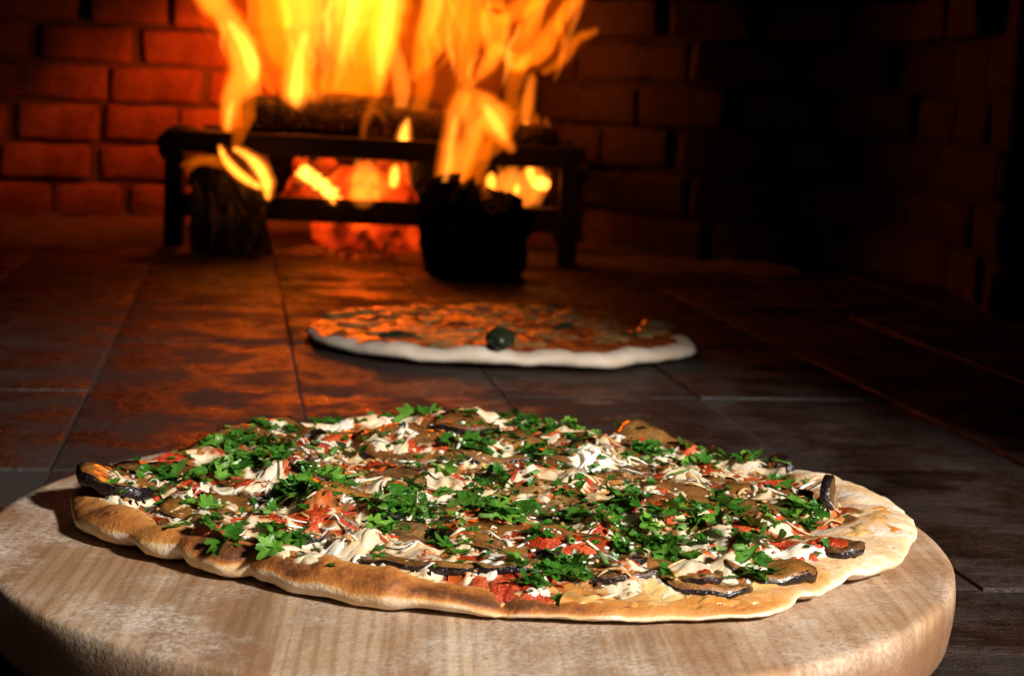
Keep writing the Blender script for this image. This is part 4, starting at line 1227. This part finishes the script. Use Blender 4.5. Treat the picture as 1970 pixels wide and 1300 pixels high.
# cut herb stems: short hollow tubes
def stem_mesh(L, r):
    N = 10; vs = []
    for rr, xs in ((r, (-L / 2, -L / 6, L / 6, L / 2)), (r * .62, (L / 2, L / 6, -L / 6, -L / 2))):
        for x in xs:
            for k in range(N):
                a = 2 * math.pi * k / N; q = rr * (1 + .10 * math.cos(3 * a))
                vs.append((x, q * math.cos(a), q * math.sin(a)))
    fs = grid_faces(8, N) + [(7 * N + k, 7 * N + (k + 1) % N, (k + 1) % N, k) for k in range(N)]
    return mesh('herb_stem', vs, fs, M['stem'], True, dict(vein=[.3] * len(vs)))
STEM = [stem_mesh(.0055, .0014), stem_mesh(.0040, .0017), stem_mesh(.009, .0008), stem_mesh(.012, .0006)]
for px, py in [(372, 843), (705, 965), (740, 965), (735, 985), (885, 1017), (1010, 1010), (1090, 1090), (1160, 1085), (1310, 1022), (1265, 1040), (1250, 1050), (1045, 880), (770, 865), (675, 945), (360, 935), (510, 990), (1150, 1175), (1240, 895), (448, 873), (1380, 1065), (1420, 1060), (1500, 910), (1120, 1110), (640, 880)] + [(random.uniform(300, 1600), random.uniform(840, 1100)) for _ in range(14)]:
    x, y = pz(px, py)
    if edge_d(x, y)[0] < .012: continue
    o = obj('herb_stem', random.choice(STEM), pizza, (x, y, float(hs(x, y)) + .0012)); o.rotation_euler = (0, random.gauss(0, .25), random.uniform(0, 6.28)); o.scale = (1, 1, random.uniform(.45, .8))

# ================================================================ back pizza
OUT2 = [(570, 640), (602, 662), (660, 676), (720, 688), (850, 699), (960, 704), (1060, 706), (1130, 710), (1185, 713), (1240, 700), (1300, 697), (1342, 684), (1348, 662), (1310, 640), (1240, 622), (1150, 607), (1050, 598), (950, 592), (850, 588), (760, 588), (690, 594), (640, 606), (600, 622)]
Q2 = [on_z(x, y, .002 if i < 13 else .012) for i, (x, y) in enumerate(OUT2)]
P2 = Vector((-.012, 1.405, 0))
a2 = np.array([math.atan2(p.y - P2.y, p.x - P2.x) for p in Q2]); r2 = np.array([math.hypot(p.y - P2.y, p.x - P2.x) for p in Q2])
o_ = np.argsort(a2); a2, r2 = np.concatenate([a2[o_] - 2 * np.pi, a2[o_], a2[o_] + 2 * np.pi]), np.tile(r2[o_], 3)
N2 = 160; t2 = np.linspace(-np.pi, np.pi, N2, endpoint=False); R2 = np.interp(t2, a2, r2)
R2 = np.convolve(np.concatenate([R2[-3:], R2, R2[:3]]), np.ones(7) / 7, 'valid')
fr2 = np.clip(.1 - 1.0 * np.sin(t2) + .35 * np.cos(t2), 0, 1)      # 1 along the front edge, 0 along the back
h2 = (.0065 + .0060 * fr2) * (1 + .22 * wav(t2, 4, 31) + .18 * wav(t2, 11, 37)); vs = []
pr2 = [(R2.mean(), 0), (.012, 0), (.003, .12), (0, .4), (.002, .72), (.007, .95), (.013, 1.0), (.02, .86), (.028, .68)]
for i, (d, f) in enumerate(pr2):
    for k in range(N2):
        r = .004 if i == 0 else R2[k] - d; z = h2[k] * f + .002 * (f > 0) * wav(t2[k], 9, 33)[0]
        vs.append((r * math.cos(t2[k]), r * math.sin(t2[k]), max(0, z)))
back = thing('pizza', 'red-topped pizza with a white floured rim baking on the oven floor behind the board', 'pizza', (P2.x, P2.y, .0015), 'pizzas in the oven')
back['group'] = 'pizzas in the oven'
obj('crust', mesh('crust', vs, grid_faces(len(pr2), N2), M['dough']), back)
vs = []; NRs = 22
for i in range(NRs):
    f = i / (NRs - 1)
    for k in range(N2):
        r = max(.0005, (R2[k] - .005 - .011 * fr2[k] + .008 * mnoise.noise((math.cos(t2[k]) * 5, math.sin(t2[k]) * 5, 3))) * (1 - f)); x, y = r * math.cos(t2[k]), r * math.sin(t2[k])
        z = .0098 - .0030 * (1 - fr2[k]) * (1 - f) ** 4 + (0 if i == 0 else .002 + .0030 * mnoise.noise((x * 60, y * 60, 2)) + .0018 * mnoise.noise((x * 150, y * 150, 4)))
        vs.append((x, y, z))
obj('sauce', mesh('sauce', vs, grid_faces(NRs, N2), M['fsauce']), back)
def patch2(name, x0, y0, r, th, m, el, rot):
    seed = random.uniform(0, 99); vs = []; N = 22
    for i in range(5):
        f = 1 - i / 4.5
        for k in range(N):
            a = 2 * math.pi * k / N; q = r * f * (1 + .45 * mnoise.noise((math.cos(a) * 1.6, math.sin(a) * 1.6, seed)) + .2 * mnoise.noise((math.cos(a) * 4, math.sin(a) * 4, seed)))
            u, v = q * math.cos(a) * el, q * math.sin(a); x, y = x0 + u * math.cos(rot) - v * math.sin(rot), y0 + u * math.sin(rot) + v * math.cos(rot)
            vs.append((x, y, .0112 + th * math.sqrt(max(0, 1 - f * f)) + .0016 * mnoise.noise((x * 120, y * 120, seed)) - (.003 if i == 0 else 0)))
    fs = grid_faces(5, N); fs.append(tuple(range(4 * N, 5 * N)))
    obj(name, mesh(name, vs, fs, m), back)
for k in range(60):
    a = random.uniform(0, 6.28); r = (.125 if math.sin(a) < -.2 else .15) * math.sqrt(random.random())
    patch2('melted_cheese', r * math.cos(a), r * math.sin(a), random.uniform(.007, .020), random.uniform(.0016, .0034), M['fcheese'], random.uniform(1, 1.6), random.uniform(0, 3.14))
for px, py, r in ((765, 636, .010), (702, 610, .009), (1205, 640, .008), (880, 618, .007), (1080, 622, .007)):
    p = on_z(px, py, .017); patch2('burnt_spot', p.x - P2.x, p.y - P2.y, r, .0045, M['olive'], 1.6, .1)
p = on_z(962, 652, .022)
obj('olive', lump('olive', .0105, 5.2, M['olive'], .85), back, (p.x - P2.x, p.y - P2.y, .021))
